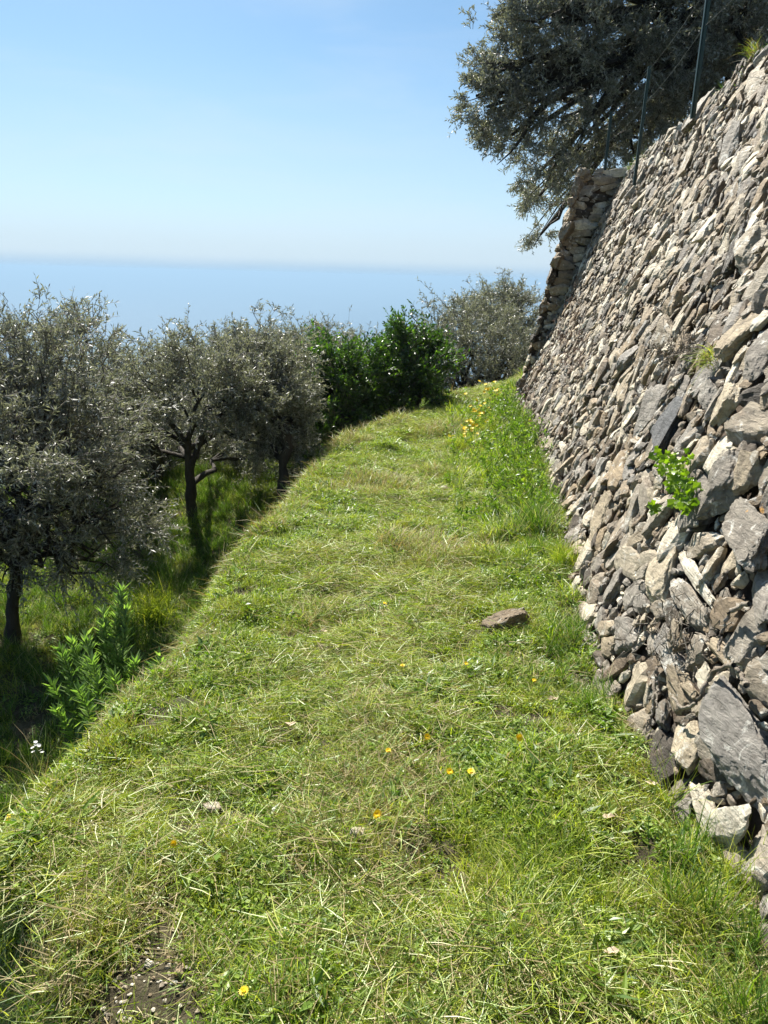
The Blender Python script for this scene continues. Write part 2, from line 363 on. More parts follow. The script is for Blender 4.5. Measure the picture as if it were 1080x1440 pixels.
def frame_main(s, w):
    """point on the batter face and the local axes; w = height"""
    t = .42
    P = np.array([wbase(s)+t*w, s, w])
    e1 = nrm(np.array([(wbase(s+.1)-wbase(s-.1))/.2, 1, 0])); e2 = nrm(np.array([t, 0, 1.0])); n = nrm(np.cross(e2, e1)); 
    if n[0] > 0: n = -n
    e2 = nrm(np.cross(n, e1)); e2 = e2 if e2[2] > 0 else -e2
    bulge = .05*float(fbm(s, w, 1.5, 41))
    return P+n*bulge, e1, e2, n
def place(mb, s, w, a, b_, c, th, level, frame, out_=0.0, tilt=.22, rnd=None, tone=0, mi=0):
    P, e1, e2, n = frame(s, w)
    ang = rng.normal(size=2)*tilt
    ex = math.cos(th)*e1+math.sin(th)*e2; ey = -math.sin(th)*e1+math.cos(th)*e2; ez = n
    ez = nrm(ez+ex*ang[0]+ey*ang[1]); ex = nrm(ex-ez*(ex@ez)); ey = np.cross(ez, ex)
    pr = PR[level][rng.integers(len(PR[level]))]*rng.choice([-1, 1], 3)
    q = pr*[a/2/.8, b_/2/.8, c/2/.7]
    Vw = P+n*out_+q@np.array([ex, ey, ez])
    Fc = ICO[level][1]
    mb.add(Vw, Fc, mi, rng.random() if rnd is None else rnd)
class Occ:
    def __init__(s, s0, s1, w0, w1, res=.008):
        s.s0, s.w0, s.res = s0, w0, res; s.g = np.zeros((int((s1-s0)/res)+1, int((w1-w0)/res)+1), bool)
    def test(s, S, W, a, b, th, commit_max):
        R = int(max(a, b)/2/s.res)+1; i0 = int((S-s.s0)/s.res); j0 = int((W-s.w0)/s.res)
        ia, ib = max(i0-R, 0), min(i0+R+1, s.g.shape[0]); ja, jb = max(j0-R, 0), min(j0+R+1, s.g.shape[1])
        if ia >= ib or ja >= jb: return False
        I, J = np.mgrid[ia:ib, ja:jb]; x = (I-i0)*s.res; y = (J-j0)*s.res
        u = (x*math.cos(th)+y*math.sin(th))/(a/2); v = (-x*math.sin(th)+y*math.cos(th))/(b/2)
        mk = (np.abs(u)**3+np.abs(v)**3) < 1; tot = mk.sum()
        if tot == 0: return False
        sub = s.g[ia:ib, ja:jb]
        if (sub & mk).sum()/tot > commit_max: return False
        sub |= mk; return True

wall = empty('retaining_wall', (1.1, 3.0, 0))
tag(wall, 'tall leaning dry stone retaining wall of rough grey and tan rubble along the right of the path', 'stone wall')
occ = Occ(-1.2, 9.7, -.2, 3.7)
def wall_hit(x, y):
    d = ray(x, y); Y = 4.0
    for _ in range(30):
        base = float(wbase(Y)); sl = (wbase(Y+.05)-wbase(Y-.05))/.1
        # plane x = base + .42 z
        s = (base-sl*Y+.42*H)/(d[0]-.42*d[2]-sl*d[1]); Yn = float((CAMP+s*d)[1])
        if abs(Yn-Y) < 1e-3: break
        Y = .5*Y+.5*Yn
    q = CAMP+s*d; return q[1], q[2]
# the large stones that stand out: long-axis end pixels, width in pixels, tone, material, protrusion
hero = [((970, 548), (923, 640), 62, .1, 1, .05, 'smooth dark slate slab set in the wall'),
        ((930, 538), (900, 608), 44, .68, 0, .02, None), ((984, 590), (957, 645), 42, .68, 0, .0, None),
        ((1022, 965), (1062, 1118), 78, .7, 0, .07, 'large flat tan slab low in the wall'),
        ((985, 1150), (1058, 1160), 66, 1.0, 0, .05, 'whitish rough block at the foot of the wall'),
        ((955, 1010), (972, 1085), 52, .85, 0, .04, None), ((975, 1090), (1002, 1205), 24, .95, 0, .03, None),
        ((1042, 640), (1024, 722), 72, .43, 0, .07, 'dark grey boulder beside the green creeper'),
        ((1040, 715), (1085, 785), 78, .43, 0, .08, 'grey slab spotted with orange lichen'),
        ((1082, 445), (1038, 520), 62, .56, 0, .05, 'big tan flat slab near the right edge'),
        ((933, 775), (925, 850), 46, .86, 0, .03, None), ((960, 780), (1003, 852), 26, 1.0, 0, .04, None),
        ((880, 865), (880, 918), 44, .68, 0, .04, None), ((865, 790), (858, 850), 36, .68, 0, .02, None),
        ((848, 695), (840, 745), 44, .56, 0, .03, None), ((960, 345), (932, 398), 36, .86, 0, .03, None),
        ((1015, 300), (995, 345), 34, .95, 0, .03, None), ((1075, 320), (1055, 380), 40, .8, 0, .05, None),
        ((900, 475), (878, 520), 34, .7, 0, .03, None), ((945, 810), (985, 880), 40, .65, 0, .03, None),
        ((1060, 560), (1020, 600), 34, .85, 0, .05, None), ((1000, 545), (1010, 575), 40, .68, 0, .03, None),
        ((1075, 870), (1030, 930), 50, .75, 0, .05, None), ((1000, 900), (1040, 945), 36, .56, 0, .04, None),
        ((920, 880), (950, 950), 36, .7, 0, .02, None), ((905, 250), (888, 285), 18, .75, 0, .02, None),
        ((1040, 180), (1015, 235), 30, .72, 0, .04, None), ((985, 200), (962, 250), 26, .8, 0, .03, None),
        ((1070, 90), (1048, 140), 28, .8, 0, .03, None), ((1000, 130), (975, 185), 24, .72, 0, .03, None),
        ((880, 530), (868, 570), 30, .56, 0, .03, None), ((800, 640), (795, 670), 26, .56, 0, .02, None),
        ((1066, 1010), (1078, 1090), 34, .45, 0, -.02, None), ((935, 940), (952, 1000), 36, .56, 0, .02, None),
        ((1075, 640), (1062, 700), 34, .56, 0, .06, None), ((1068, 800), (1085, 880), 40, .68, 0, .03, None)]
parts = []
for (p0, p1, wpx, tone, mi, outp, lab) in hero:
    s0, w0 = wall_hit(*p0); s1, w1 = wall_hit(*p1)
    cs = 1/math.cos(math.atan(.42))
    du, dv = s1-s0, (w1-w0)*cs; L = math.hypot(du, dv); th = math.atan2(dv, du)
    S, W = (s0+s1)/2, (w0+w1)/2
    # width: local scale across the long axis
    P, e1, e2, n = frame_main(S, W)
    ey = -math.sin(th)*e1+math.cos(th)*e2
    ax = (P+ey*.05)-CAMP; q1 = np.array([ax@RT, ax@UP])/(ax@FW)*F; ax = P-CAMP; q0 = np.array([ax@RT, ax@UP])/(ax@FW)*F
    ax2 = P+(math.cos(th)*e1+math.sin(th)*e2)*.05-CAMP; q2 = np.array([ax2@RT, ax2@UP])/(ax2@FW)*F
    dl = nrm(q2-q0); per = (q1-q0)-dl*((q1-q0)@dl); sc_ = np.linalg.norm(per)/.05
    b_ = min(.74*wpx/sc_, L*.75); L *= .93
    occ.test(S, W*cs, L, b_, th, 9)
    mb = MB(); c = min(.10, .24*b_+.025) if mi != 1 else .06
    place(mb, S, W, L*1.05, b_*1.08, c, th, 5 if L > .25 else 4, frame_main, outp*.6, .06 if mi == 1 else .12, tone)
    o = link('stone', mb.mesh('stone', [M_slate if mi == 1 else M_stone]), wall); parts.append(o)
    if lab: o['label'] = lab
rub = MB()
def fill(mb, occ_, s0, s1, hfun, sizes, frame, thfun, keep_parts=0, z0=-.1, level_of=None, cs=1.1):
    big = []
    for (n, amin, amax, asp0, asp1, mx) in sizes:
        for k in range(n):
            S = rng.uniform(s0, s1); W = rng.uniform(z0, hfun(S))
            dist = max(S, 1.2)
            a = rng.uniform(amin, amax)*(float(np.interp(S, [3, 8], [1, .72])) if frame is frame_main else 1); b_ = a*rng.uniform(asp0, asp1)
            th = thfun(S, W)
            if not occ_.test(S, W*cs, a, b_, th, mx): continue
            c = b_*rng.uniform(.5, .85)
            px = a*1080/math.hypot(dist, 1.5)
            lv = 4 if px > 70 else (3 if px > 16 else 2)
            o_ = rng.uniform(-.02, .012)-.5*c+.025+.12*min(a, .2); tl_ = .11 if a > .1 else .26
            if keep_parts and len(big) < keep_parts and px > 30:
                m_ = MB(); place(m_, S, W, a*1.12, b_*1.12, c, th, max(lv, 4), frame, o_+.008, .12); big.append(m_)
            else:
                place(mb, S, W, a*1.22, b_*1.22, c, th, lv, frame, o_, tl_)
    return big
def th_main(S, W):
    if rng.random() < .22: return rng.uniform(0, math.pi)
    if W > 1.2: return math.radians(rng.normal(80, 26))
    if S < 4.2: return math.radians(rng.choice([rng.normal(10, 30), rng.normal(100, 40)]))
    return math.radians(rng.normal(70, 45))
sizes = [(420, .18, .30, .4, .7, .06), (3200, .12, .18, .4, .8, .08), (12000, .08, .12, .35, .8, .10), (24000, .042, .07, .4, .9, .13), (40000, .022, .042, .5, .95, .18)]
big = fill(rub, occ, -1.1, 9.55, lambda s: float(wtop(s)), sizes, frame_main, th_main, 62)
for m_ in big: link('stone', m_.mesh('stone', [M_stone]), wall)
o = link('rubble', rub.mesh('rubble', [M_stone]), wall); tag(o, kind='stuff')
# earth core of the wall: sheet just behind the stones
cs_ = np.linspace(-4, 9.56, 240); cw = np.linspace(-.4, 1, 70)
Vc = []
for s in cs_:
    for w in cw:
        z = w*wtop(s)-.02 if w > 0 else w; P = np.array([wbase(s)+.42*z+.055, s, z]); P[0] += .02*float(fbm(s, z, 7, 44)); Vc.append(P)
    Vc.append([wbase(s)+.42*wtop(s)+.8, s, wtop(s)-.03])
Vc = np.array(Vc); k_ = len(cw)+1; i, j = np.meshgrid(np.arange(len(cs_)-1), np.arange(k_-1), indexing='ij'); b = i*k_+j
Fq = np.stack([b, b+1, b+k_+1, b+k_], -1).reshape(-1, 4)
link('core', mesh_np('core', Vc, Fq.ravel(), np.full(len(Fq), 4), [M_earth], smooth_f=True), wall)

# the bastion at the far end: its return face looks at the camera
A0 = np.array([1.50, 9.5, 0.0])                # foot of the arris
def bx_l(z): return 1.50+.205*z                # arris (left edge)
def bx_r(z): return 1.55+.45*z
def frame_ret(s, w): # s in metres from the arris to the right
    P = np.array([bx_l(w)+s, 9.36+.06*w, w]); return P, np.array([1.0, 0, 0]), nrm(np.array([0, .06, 1.0])), nrm(np.array([0, -1, .06]))
def frame_side(s, w): # left face, running away
    P = np.array([bx_l(w)+.06+.27*s, 9.42+s, w]); e1 = nrm(np.array([.27, 1, 0])); n = nrm(np.array([-1, .27, .2])); return P, e1, nrm(np.array([.205, 0, 1])), n
bas = empty('stone_buttress', (1.7, 9.8, 0)); tag(bas, 'shaded stone corner buttress jutting out at the far end of the wall', 'buttress')
mb = MB(); oc = Occ(-.1, 1.4, -.2, 3.1)
fill(mb, oc, 0.13, 1.0, lambda s: 2.80, [(160, .18, .26, .3, .45, .05), (900, .10, .17, .35, .6, .07), (3000, .05, .09, .45, .9, .12)], frame_ret, lambda S, W: math.radians(rng.normal(2, 9)), z0=-.05, cs=1)
link('return_face', mb.mesh('return_face', [M_stone]), bas)
mb = MB(); oc = Occ(-.1, 3.4, -.2, 3.1)
fill(mb, oc, 0.0, 3.2, lambda s: 2.80, [(300, .2, .32, .4, .6, .05), (900, .12, .2, .45, .7, .07), (3000, .06, .11, .5, .9, .1)], frame_side, lambda S, W: math.radians(rng.normal(2, 9)), z0=-.05, cs=1)
link('side_face', mb.mesh('side_face', [M_stone]), bas)
for k in range(30):      # rough cap stones
    f = rng.uniform(0, 1.6); s = rng.uniform(.1, 1.1)+.27*f; mb = MB()
    fr = lambda a_, b__: (np.array([bx_l(2.8)+a_, 9.5+f, 2.78]), np.array([1.0, 0, 0]), np.array([0, 1.0, 0]), np.array([0, 0, 1.0]))
    place(mb, s, 0, rng.uniform(.12, .22), rng.uniform(.1, .16), .06, rng.uniform(0, 3), 3, fr, -.02, .1)
    link('cap_stone', mb.mesh('cap_stone', [M_stone]), bas)
V = np.array([[bx_l(-.3)+.06, 9.46, -.3], [3.2, 9.46, -.3], [3.2, 12.8, -.3], [bx_l(-.3)+1.1, 12.8, -.3], [bx_l(2.76)+.06, 9.6, 2.76], [3.4, 9.6, 2.76], [3.4, 12.8, 2.76], [bx_l(2.76)+1.1, 12.8, 2.76]])
Fq = np.array([[0, 1, 5, 4], [1, 2, 6, 5], [2, 3, 7, 6], [3, 0, 4, 7], [4, 5, 6, 7]])
link('core', mesh_np('buttress core', V, Fq.ravel(), np.full(5, 4), [M_earth]), bas)

# ------------------------------------------------------------------ grass (instanced tufts on one object)
tcol = bpy.data.collections.new('tuft_sources')
def tuft(name, n, rad, hmin, hmax, wmin, wmax, lean, mats, msel, curl=.4, lie=False, segs=2):
    mb = MB()
    P = np.stack([rng.normal(size=n)*rad*.5, rng.normal(size=n)*rad*.5, np.zeros(n)], 1)
    az = rng.random(n)*6.283; L = rng.uniform(hmin, hmax, n); W = rng.uniform(wmin, wmax, n)
    if lie:
        el = np.abs(rng.normal(size=n))*.22; P[:, 2] = rng.random(n)**1.4*.035
    else:
        el = math.pi/2-np.abs(rng.normal(size=n))*lean
    d = np.stack([np.cos(az)*np.cos(el), np.sin(az)*np.cos(el), np.sin(el)], 1)
    out = np.stack([np.cos(az), np.sin(az), np.zeros(n)], 1)
    side = nrm(np.cross(d, rng.normal(size=(n, 3))))
    if not lie: side = nrm(np.cross(d, out+rng.normal(size=(n, 3))*.3)+1e-6)
    cdir = out*curl-np.array([0, 0, curl*.9]) if not lie else rng.normal(size=(n, 3))*.25*[1, 1, .3]
    K = segs+1; ts = np.linspace(0, 1, K)
    pts = P[:, None]+d[:, None]*L[:, None, None]*ts[None, :, None]+cdir[:, None]*L[:, None, None]*(ts[None, :, None]**2)*.6
    pts[..., 2] = np.maximum(pts[..., 2], .002)
    wd = W[:, None]*(1-ts**2*.85)[None] if not lie else W[:, None]*np.ones(K)[None]*(1-.5*ts[None])
    Lf = pts-side[:, None]*wd[..., None]/2; Rt = pts+side[:, None]*wd[..., None]/2
    V = np.stack([Lf, Rt], 2).reshape(-1, 3)
    i, k = np.meshgrid(np.arange(n), np.arange(segs), indexing='ij'); b = i*K*2+k*2
    Fq = np.stack([b, b+1, b+3, b+2], -1).reshape(-1, 4)
    r = np.repeat(rng.random(n), K*2)
    mb.V.append(V); mb.F.append(Fq.ravel()); mb.S.append(np.full(len(Fq), 4)); mb.A.append(r); mb.n += len(V)
    mi = np.repeat(rng.choice(len(mats), n, p=msel), segs); mb.M.append(mi)
    o = bpy.data.objects.new(name, mb.mesh(name, mats)); tcol.objects.link(o)
def weed_tuft(name, n, rad, Lr, Wr, mats, up=.35, hh=.03):
    mb = MB(); P = np.stack([rng.normal(size=n)*rad*.4, rng.normal(size=n)*rad*.4, rng.random(n)*hh], 1)
    az = rng.random(n)*6.283; el = rng.random(n)*up*2
    A = np.stack([np.cos(az)*np.cos(el), np.sin(az)*np.cos(el), np.sin(el)], 1)
    Nn = np.stack([np.zeros(n), np.zeros(n), np.ones(n)], 1)+rng.normal(size=(n, 3))*.35
    leaves(mb, P, A, rng.uniform(*Lr, n), rng.uniform(*Wr, n), 0, Nn, .15)
    o = bpy.data.objects.new(name, mb.mesh(name, mats)); tcol.objects.link(o)
# index order = alphabetical names
gm = [M_grass, M_cut, M_straw]
tuft('t00_short', 75, .05, .025, .065, .0022, .0045, .55, gm, [.85, .1, .05])
tuft('t01_short', 85, .06, .02, .055, .0022, .0045, .75, gm, [.85, .1, .05])
tuft('t02_cut', 75, .09, .02, .065, .0014, .0032, .3, gm, [.4, .52, .08], lie=True)
tuft('t03_cut', 65, .10, .025, .095, .0013, .0033, .3, gm, [.38, .54, .08], lie=True)
tuft('t04_straw', 45, .08, .04, .14, .0012, .003, .5, gm, [.1, .35, .55], lie=True)
weed_tuft('t05_weed', 40, .07, (.012, .03), (.006, .014), [M_weed])
weed_tuft('t06_weed', 26, .08, (.03, .06), (.008, .016), [M_weed], .3, .02)
tuft('t07_long', 60, .06, .10, .22, .002, .005, .4, [M_lush_shade, M_cut, M_straw], [.93, .05, .02], .35, segs=3)
tuft('t08_long', 60, .08, .07, .17, .002, .0045, .6, gm, [.88, .07, .05], .5, segs=3)
tuft('t09_dry', 50, .06, .04, .12, .0012, .003, .7, gm, [.2, .2, .6], .5)
weed_tuft('t10_tiny', 70, .07, (.006, .013), (.004, .009), [M_weed], .6, .04)

def gn_group():
    g = bpy.data.node_groups.new('scatter_tufts', 'GeometryNodeTree')
    g.interface.new_socket('Geometry', in_out='INPUT', socket_type='NodeSocketGeometry')
    g.interface.new_socket('Geometry', in_out='OUTPUT', socket_type='NodeSocketGeometry')
    n = g.nodes; l = g.links
    gi = n.new('NodeGroupInput'); go = n.new('NodeGroupOutput')
    ci = n.new('GeometryNodeCollectionInfo'); ci.inputs['Collection'].default_value = tcol
    ci.inputs['Separate Children'].default_value = True; ci.inputs['Reset Children'].default_value = True
    ip = n.new('GeometryNodeInstanceOnPoints'); ip.inputs['Pick Instance'].default_value = True
    def na(nm, ty):
        a = n.new('GeometryNodeInputNamedAttribute'); a.data_type = ty; a.inputs['Name'].default_value = nm; return a.outputs['Attribute']
    l.new(gi.outputs[0], ip.inputs['Points']); l.new(ci.outputs[0], ip.inputs['Instance'])
    l.new(na('idx', 'INT'), ip.inputs['Instance Index']); l.new(na('rot', 'FLOAT_VECTOR'), ip.inputs['Rotation']); l.new(na('scl', 'FLOAT'), ip.inputs['Scale'])
    l.new(ip.outputs[0], go.inputs[0]); return g
GN = gn_group()
def scatter(name, pts, idx, scl, label):
    n = len(pts); me = bpy.data.meshes.new(name); me.vertices.add(n); me.vertices.foreach_set('co', pts.astype(np.float32).ravel())
    a = me.attributes.new('idx', 'INT', 'POINT'); a.data.foreach_set('value', idx.astype(np.int32))
    e = .02; gx_ = (gz(pts[:, 0]+e, pts[:, 1])-gz(pts[:, 0]-e, pts[:, 1]))/(2*e); gy_ = (gz(pts[:, 0], pts[:, 1]+e)-gz(pts[:, 0], pts[:, 1]-e))/(2*e)
    nz = nrm(np.stack([-gx_, -gy_, np.ones(n)*1.3], 1)); rx = np.arctan2(-nz[:, 1], nz[:, 2]); ry = np.arcsin(np.clip(nz[:, 0], -1, 1))
    rot = np.zeros((n, 3)); spin = rng.random(n)*6.283
    # spin first about z, then lean with the slope: R = Ry Rx Rz  -> euler from matrices
    from mathutils import Euler
    for q in range(n):
        Z = Vector(nz[q]); Mx = Z.to_track_quat('Z', 'Y').to_matrix() @ Matrix.Rotation(spin[q], 3, 'Z'); rot[q] = Mx.to_euler()[:]
    a = me.attributes.new('rot', 'FLOAT_VECTOR', 'POINT'); a.data.foreach_set('vector', rot.astype(np.float32).ravel())
    a = me.attributes.new('scl', 'FLOAT', 'POINT'); a.data.foreach_set('value', scl.astype(np.float32))
    o = bpy.data.objects.new(name, me); COL.objects.link(o); md = o.modifiers.new('scatter', 'NODES'); md.node_group = GN
    tag(o, label, 'grass', kind='stuff'); return o
def pts_in(n, x0, x1, y0, y1):
    return rng.uniform(x0, x1, n), rng.uniform(y0, y1, n)
PX, PY = [], []
for (n, y0, y1) in ((12500, .6, 3.2), (14500, 3.2, 6), (20000, 6, 9.5), (16000, 9.5, 14)):
    x_, y_ = pts_in(n, -1.9, 2.4 if y1 < 9.6 else 6, y0, y1)
    if y1 > 9.6: x_ = x_-1.0
    k = (x_ > edge(y_)-.8) & (x_ < wbase(y_)+.03)
    k &= ~((y_ > 9.35) & (y_ < 12.7) & (x_ > 1.52+.27*(y_-9.4)))
    PX.append(x_[k]); PY.append(y_[k])
PX = np.concatenate(PX); PY = np.concatenate(PY)
# bare soil patch at lower left
bare = 1.15*np.exp(-(((PX+.50)/.13)**2+((PY-1.36)/.13)**2))+.9*np.exp(-(((PX+.55)/.07)**2+((PY-1.56)/.16)**2))+.5*np.exp(-(((PX-.03)/.12)**2+((PY-1.75)/.12)**2))
k = (rng.random(len(PX)) > np.clip(bare*1.15, 0, .93)) & ((fbm(PX, PY, 9, 62) > -.35) | (rng.random(len(PX)) < .45))
PX, PY, bare = PX[k], PY[k], bare[k]
n = len(PX); r = rng.random(n); idx = np.zeros(n, int)
cx_ = .5*(edge(PY)+wbase(PY)); trod = np.exp(-((PX-cx_-.12)/.42)**2)       # clippings gather along the middle
long_ok = np.exp(-(((PX-.45)/.3)**2+((PY-1.75)/.2)**2)); pf = fbm(PX, PY, 3.1, 60); q = fbm(PX, PY, 4.3, 61); q3 = fbm(PX, PY, 9, 62)
pc = np.clip(.20+.30*trod+.65*pf+.35*q3, .03, .85)
green = np.where(q3 > .1, rng.choice([0, 1, 0, 6, 0, 5], n), rng.choice([0, 1, 0, 5, 10], n))
idx = np.where(r < pc*.5, 2, np.where(r < pc, 3, green))
idx = np.where(rng.random(n) < .3*long_ok, 8, idx)
dry = (q > .5) | (bare > .25)
idx = np.where(dry & (rng.random(n) < .4), rng.choice([4, 9, 9], n), idx)
de = PX-edge(PY)+.10*fbm(PX, PY, 4, 77); dw = wbase(PY)-PX
idx = np.where((de < .1+.12*q3) & (rng.random(n) < .32+.3*q), rng.choice([9, 9, 4, 6, 5, 0], n), idx)
idx = np.where((dw < .10+.3*q) & (rng.random(n) < .32), rng.choice([7, 8, 9, 6, 5], n), idx)
# taller lush weeds along the wall further on
lush = (dw < .7+.3*pf) & (rng.random(n) < .55*smooth(4.3, 6.2, PY+.8*q)) & (PY < 9.6)
idx = np.where(lush, rng.choice([8, 6, 5, 10, 10], n), idx)
scl = rng.uniform(.65, 1.3, n)*np.interp(PY, [1, 6, 12], [.95, .95, 1.05])*(1+.45*q3)*(1+.35*(np.abs(idx-8.) < 1.5)*(PY > 4))
scl = np.where((idx >= 2) & (idx <= 4), np.clip(scl, .6, 1.15), scl)
scl = np.where((idx == 7) | (idx == 8), scl*.8, scl)
scatter('grass', np.stack([PX, PY, gz(PX, PY)-.002], 1), idx, scl, 'freshly mown green grass with pale cut blades lying over the path')
# bank and lower terrace: longer, greener
x_, y_ = pts_in(90000, -9, 1, .4, 16); k = (x_ < edge(y_)-.05) & (x_ > edge(y_)-6) & (rng.random(len(x_)) < np.interp(edge(y_)-x_, [0, 1.5, 6], [1, .7, .35])); x_, y_ = x_[k], y_[k]
n = len(x_); idx = rng.choice([7, 0, 8, 1, 6, 9, 5, 7], n); idx = np.where(edge(y_)-x_ < .42, rng.choice([0, 9, 5, 6, 1], n), idx); pf = fbm(x_, y_, 1.3, 71)
k = (pf > -.6) | (rng.random(n) < .4); x_, y_, idx = x_[k], y_[k], idx[k]; n = len(x_)
scatter('grass', np.stack([x_, y_, gz(x_, y_)], 1), idx, rng.uniform(.5, 1.05, n), 'longer dark green grass on the bank and terrace under the olive trees')
# upper terrace edge
x_, y_ = pts_in(3500, 2.0, 5, 1, 12); k = (x_ > wbase(np.clip(y_, 0, 9.5))+.42*wtop(y_)+.05); x_, y_ = x_[k], y_[k]; n = len(x_)
scatter('grass', np.stack([x_, y_, np.maximum(gz(x_, y_), wtop(y_)-.09)], 1), rng.choice([7, 8, 9], n), rng.uniform(.8, 1.5, n), 'rough grass along the top of the stone wall')

# ------------------------------------------------------------------ trees
def twigs_leaves(mb, S, D, L, nl, LL, LW, mi_t=1, mi_l=0, droop=.25, spread=.7, wt=.002):
    """S starts, D directions, L lengths; opposite leaves along each twig"""
    n = len(S); K = 4; ts = np.linspace(0, 1, K)
    D = nrm(D); bend = nrm(rng.normal(size=(n, 3))+[0, 0, -.6*droop])*.25
    path = S[:, None]+D[:, None]*L[:, None, None]*ts[None, :, None]+bend[:, None]*L[:, None, None]*(ts**2)[None, :, None]
    path[..., 2] -= droop*L[:, None]*(ts**2)[None]*.4
    tubes(mb, path, np.full((n, K), wt)*np.linspace(1.6, .5, K)[None], 3, mi_t)
    t = (np.arange(nl)[None]+rng.random((n, nl)))/nl; t = .12+.88*t
    f = t*(K-1); i0 = np.minimum(f.astype(int), K-2); fr = (f-i0)[..., None]; I = np.arange(n)[:, None]
    P = path[I, i0]*(1-fr)+path[I, i0+1]*fr; T = nrm(path[I, i0+1]-path[I, i0])
    R = rand_unit(n*nl).reshape(n, nl, 3); A = nrm(T*(1-spread*.5)+R*spread)
    leaves(mb, P.reshape(-1, 3), A.reshape(-1, 3), LL*rng.uniform(.6, 1.15, n*nl), LW*rng.uniform(.7, 1.15, n*nl), mi_l, fold=.12)
def crown(mb, clumps, ntw, tl, nl, LL, LW, center, droop=.3, up=.35, wt=.002):
    vol = np.array([c[1]**2 for c in clumps]); cnt = (ntw*vol/vol.sum()).astype(int)+1
    Ss, Ds = [], []
    for (c, r), k in zip(clumps, cnt):
        m = max(3, k//11)                                       # sprays of twigs with gaps between them
        u = nrm(rand_unit(m)+[0, 0, .12]); rad = rng.random(m)**.42*rng.uniform(.75, 1.2, m)
        c0 = np.asarray(c)+u*rad[:, None]*r*[1, 1, .88]; d0 = nrm(u*.8+rng.normal(size=(m, 3))*.4+np.array([0, 0, up])+nrm(np.asarray(c)-center+1e-3)*.3)
        pk = rng.integers(m, size=k); back = rng.uniform(-.09, .09, (k, 1))
        Ss.append(c0[pk]+d0[pk]*back+rng.normal(size=(k, 3))*.032); Ds.append(d0[pk]+rng.normal(size=(k, 3))*.42)
    S = np.concatenate(Ss); D = np.concatenate(Ds); L = rng.uniform(.55, 1.25, len(S))*tl
    twigs_leaves(mb, S, D, L, nl, LL, LW, 1, 0, droop, wt=wt)
def tree(name, label, cat, base, trunk_pts, r0, clumps, ntw, tl=.28, nl=18, LL=.062, LW=.0125, lm=None, group=None, shoots=(), droop=.3, up=.35, limbs=None, bark=None, wt=.002):
    base = np.asarray(base, float); rt = empty(name, base); tag(rt, label, cat, group)
    tb = MB(); tp = np.array([base-[0, 0, .15]]+[np.asarray(p, float) for p in trunk_pts])
    # resample trunk
    K = 14; d = np.concatenate([[0], np.cumsum(np.linalg.norm(np.diff(tp, axis=0), axis=1))]); tt = np.linspace(0, d[-1], K)
    path = np.stack([np.interp(tt, d, tp[:, k]) for k in range(3)], 1)+rng.normal(size=(K, 3))*r0*.18*np.linspace(0, 1, K)[:, None]
    f = np.linspace(0, 1, K); rad = r0*(1.0-.45*f)*(1+.9*np.exp(-f*11))*(1+.12*rng.normal(size=K))
    tubes(tb, path[None], rad[None], 10)
    top = path[-1]; cen = np.mean([c[0] for c in clumps], axis=0)
    starts = path[int(K*.6):]
    for c, r in clumps:
        s = starts[rng.integers(len(starts))] if limbs is None else top
        pth = curve_path(s, np.asarray(c), 7, .06+.03*r, .08); rr_ = np.linspace(r0*.5, r0*.1, 7)
        tubes(tb, pth[None], rr_[None], 6)
        for q in range(4):
            e = np.asarray(c)+rand_unit(1)[0]*r*.85; p2 = curve_path(pth[3+q % 3], e, 5, .05); tubes(tb, p2[None], np.linspace(r0*.22, .004, 5)[None], 5)
    link('trunk', tb.mesh('trunk', [bark or M_bark], True), rt)
    cm = MB(); crown(cm, clumps, ntw, tl, nl, LL, LW, cen, droop, up, wt)
    for (a_, b__, k) in shoots:
        pth = curve_path(a_, b__, 8, .04); tubes(cm, pth[None], np.linspace(.009, .002, 8)[None], 4, 1)
        ii = rng.integers(1, 8, k); twigs_leaves(cm, pth[ii]+rng.normal(size=(k, 3))*.02, rng.normal(size=(k, 3))*.6+nrm(pth[-1]-pth[0]), rng.uniform(.08, .22, k), 7, LL, LW)
    if lm is None and name == 'olive_tree':
        zt = np.array([c[0][2]+c[1] for c in clumps]); hi = np.argsort(-zt)[:max(3, len(clumps)*2//3)]
        for q in range(len(clumps)*3):
            c, r = clumps[hi[rng.integers(len(hi))]]; u = rand_unit(1)[0]; u[2] = abs(u[2])*.7+.2; u = nrm(u)
            a_ = np.asarray(c)+u*r*.6; b__ = np.asarray(c)+u*r*rng.uniform(1.2, 1.65)+[0, 0, rng.uniform(0, .12)]
            pth = curve_path(a_, b__, 6, .03); tubes(cm, pth[None], np.linspace(.006, .0015, 6)[None], 3, 1)
            k = 9; ii = rng.integers(1, 6, k); twigs_leaves(cm, pth[ii], rng.normal(size=(k, 3))*.6+nrm(pth[-1]-pth[0]), rng.uniform(.06, .16, k), 7, LL, LW)
    link('crown', cm.mesh('crown', [lm or M_olive, M_twig]), rt)
    return rt
def clump(px, py, Y, r): return (at(px, py, Y), r)
OG = 'olive trees on the terraces left of the path'
b1 = gp(15, 905, -1.0)
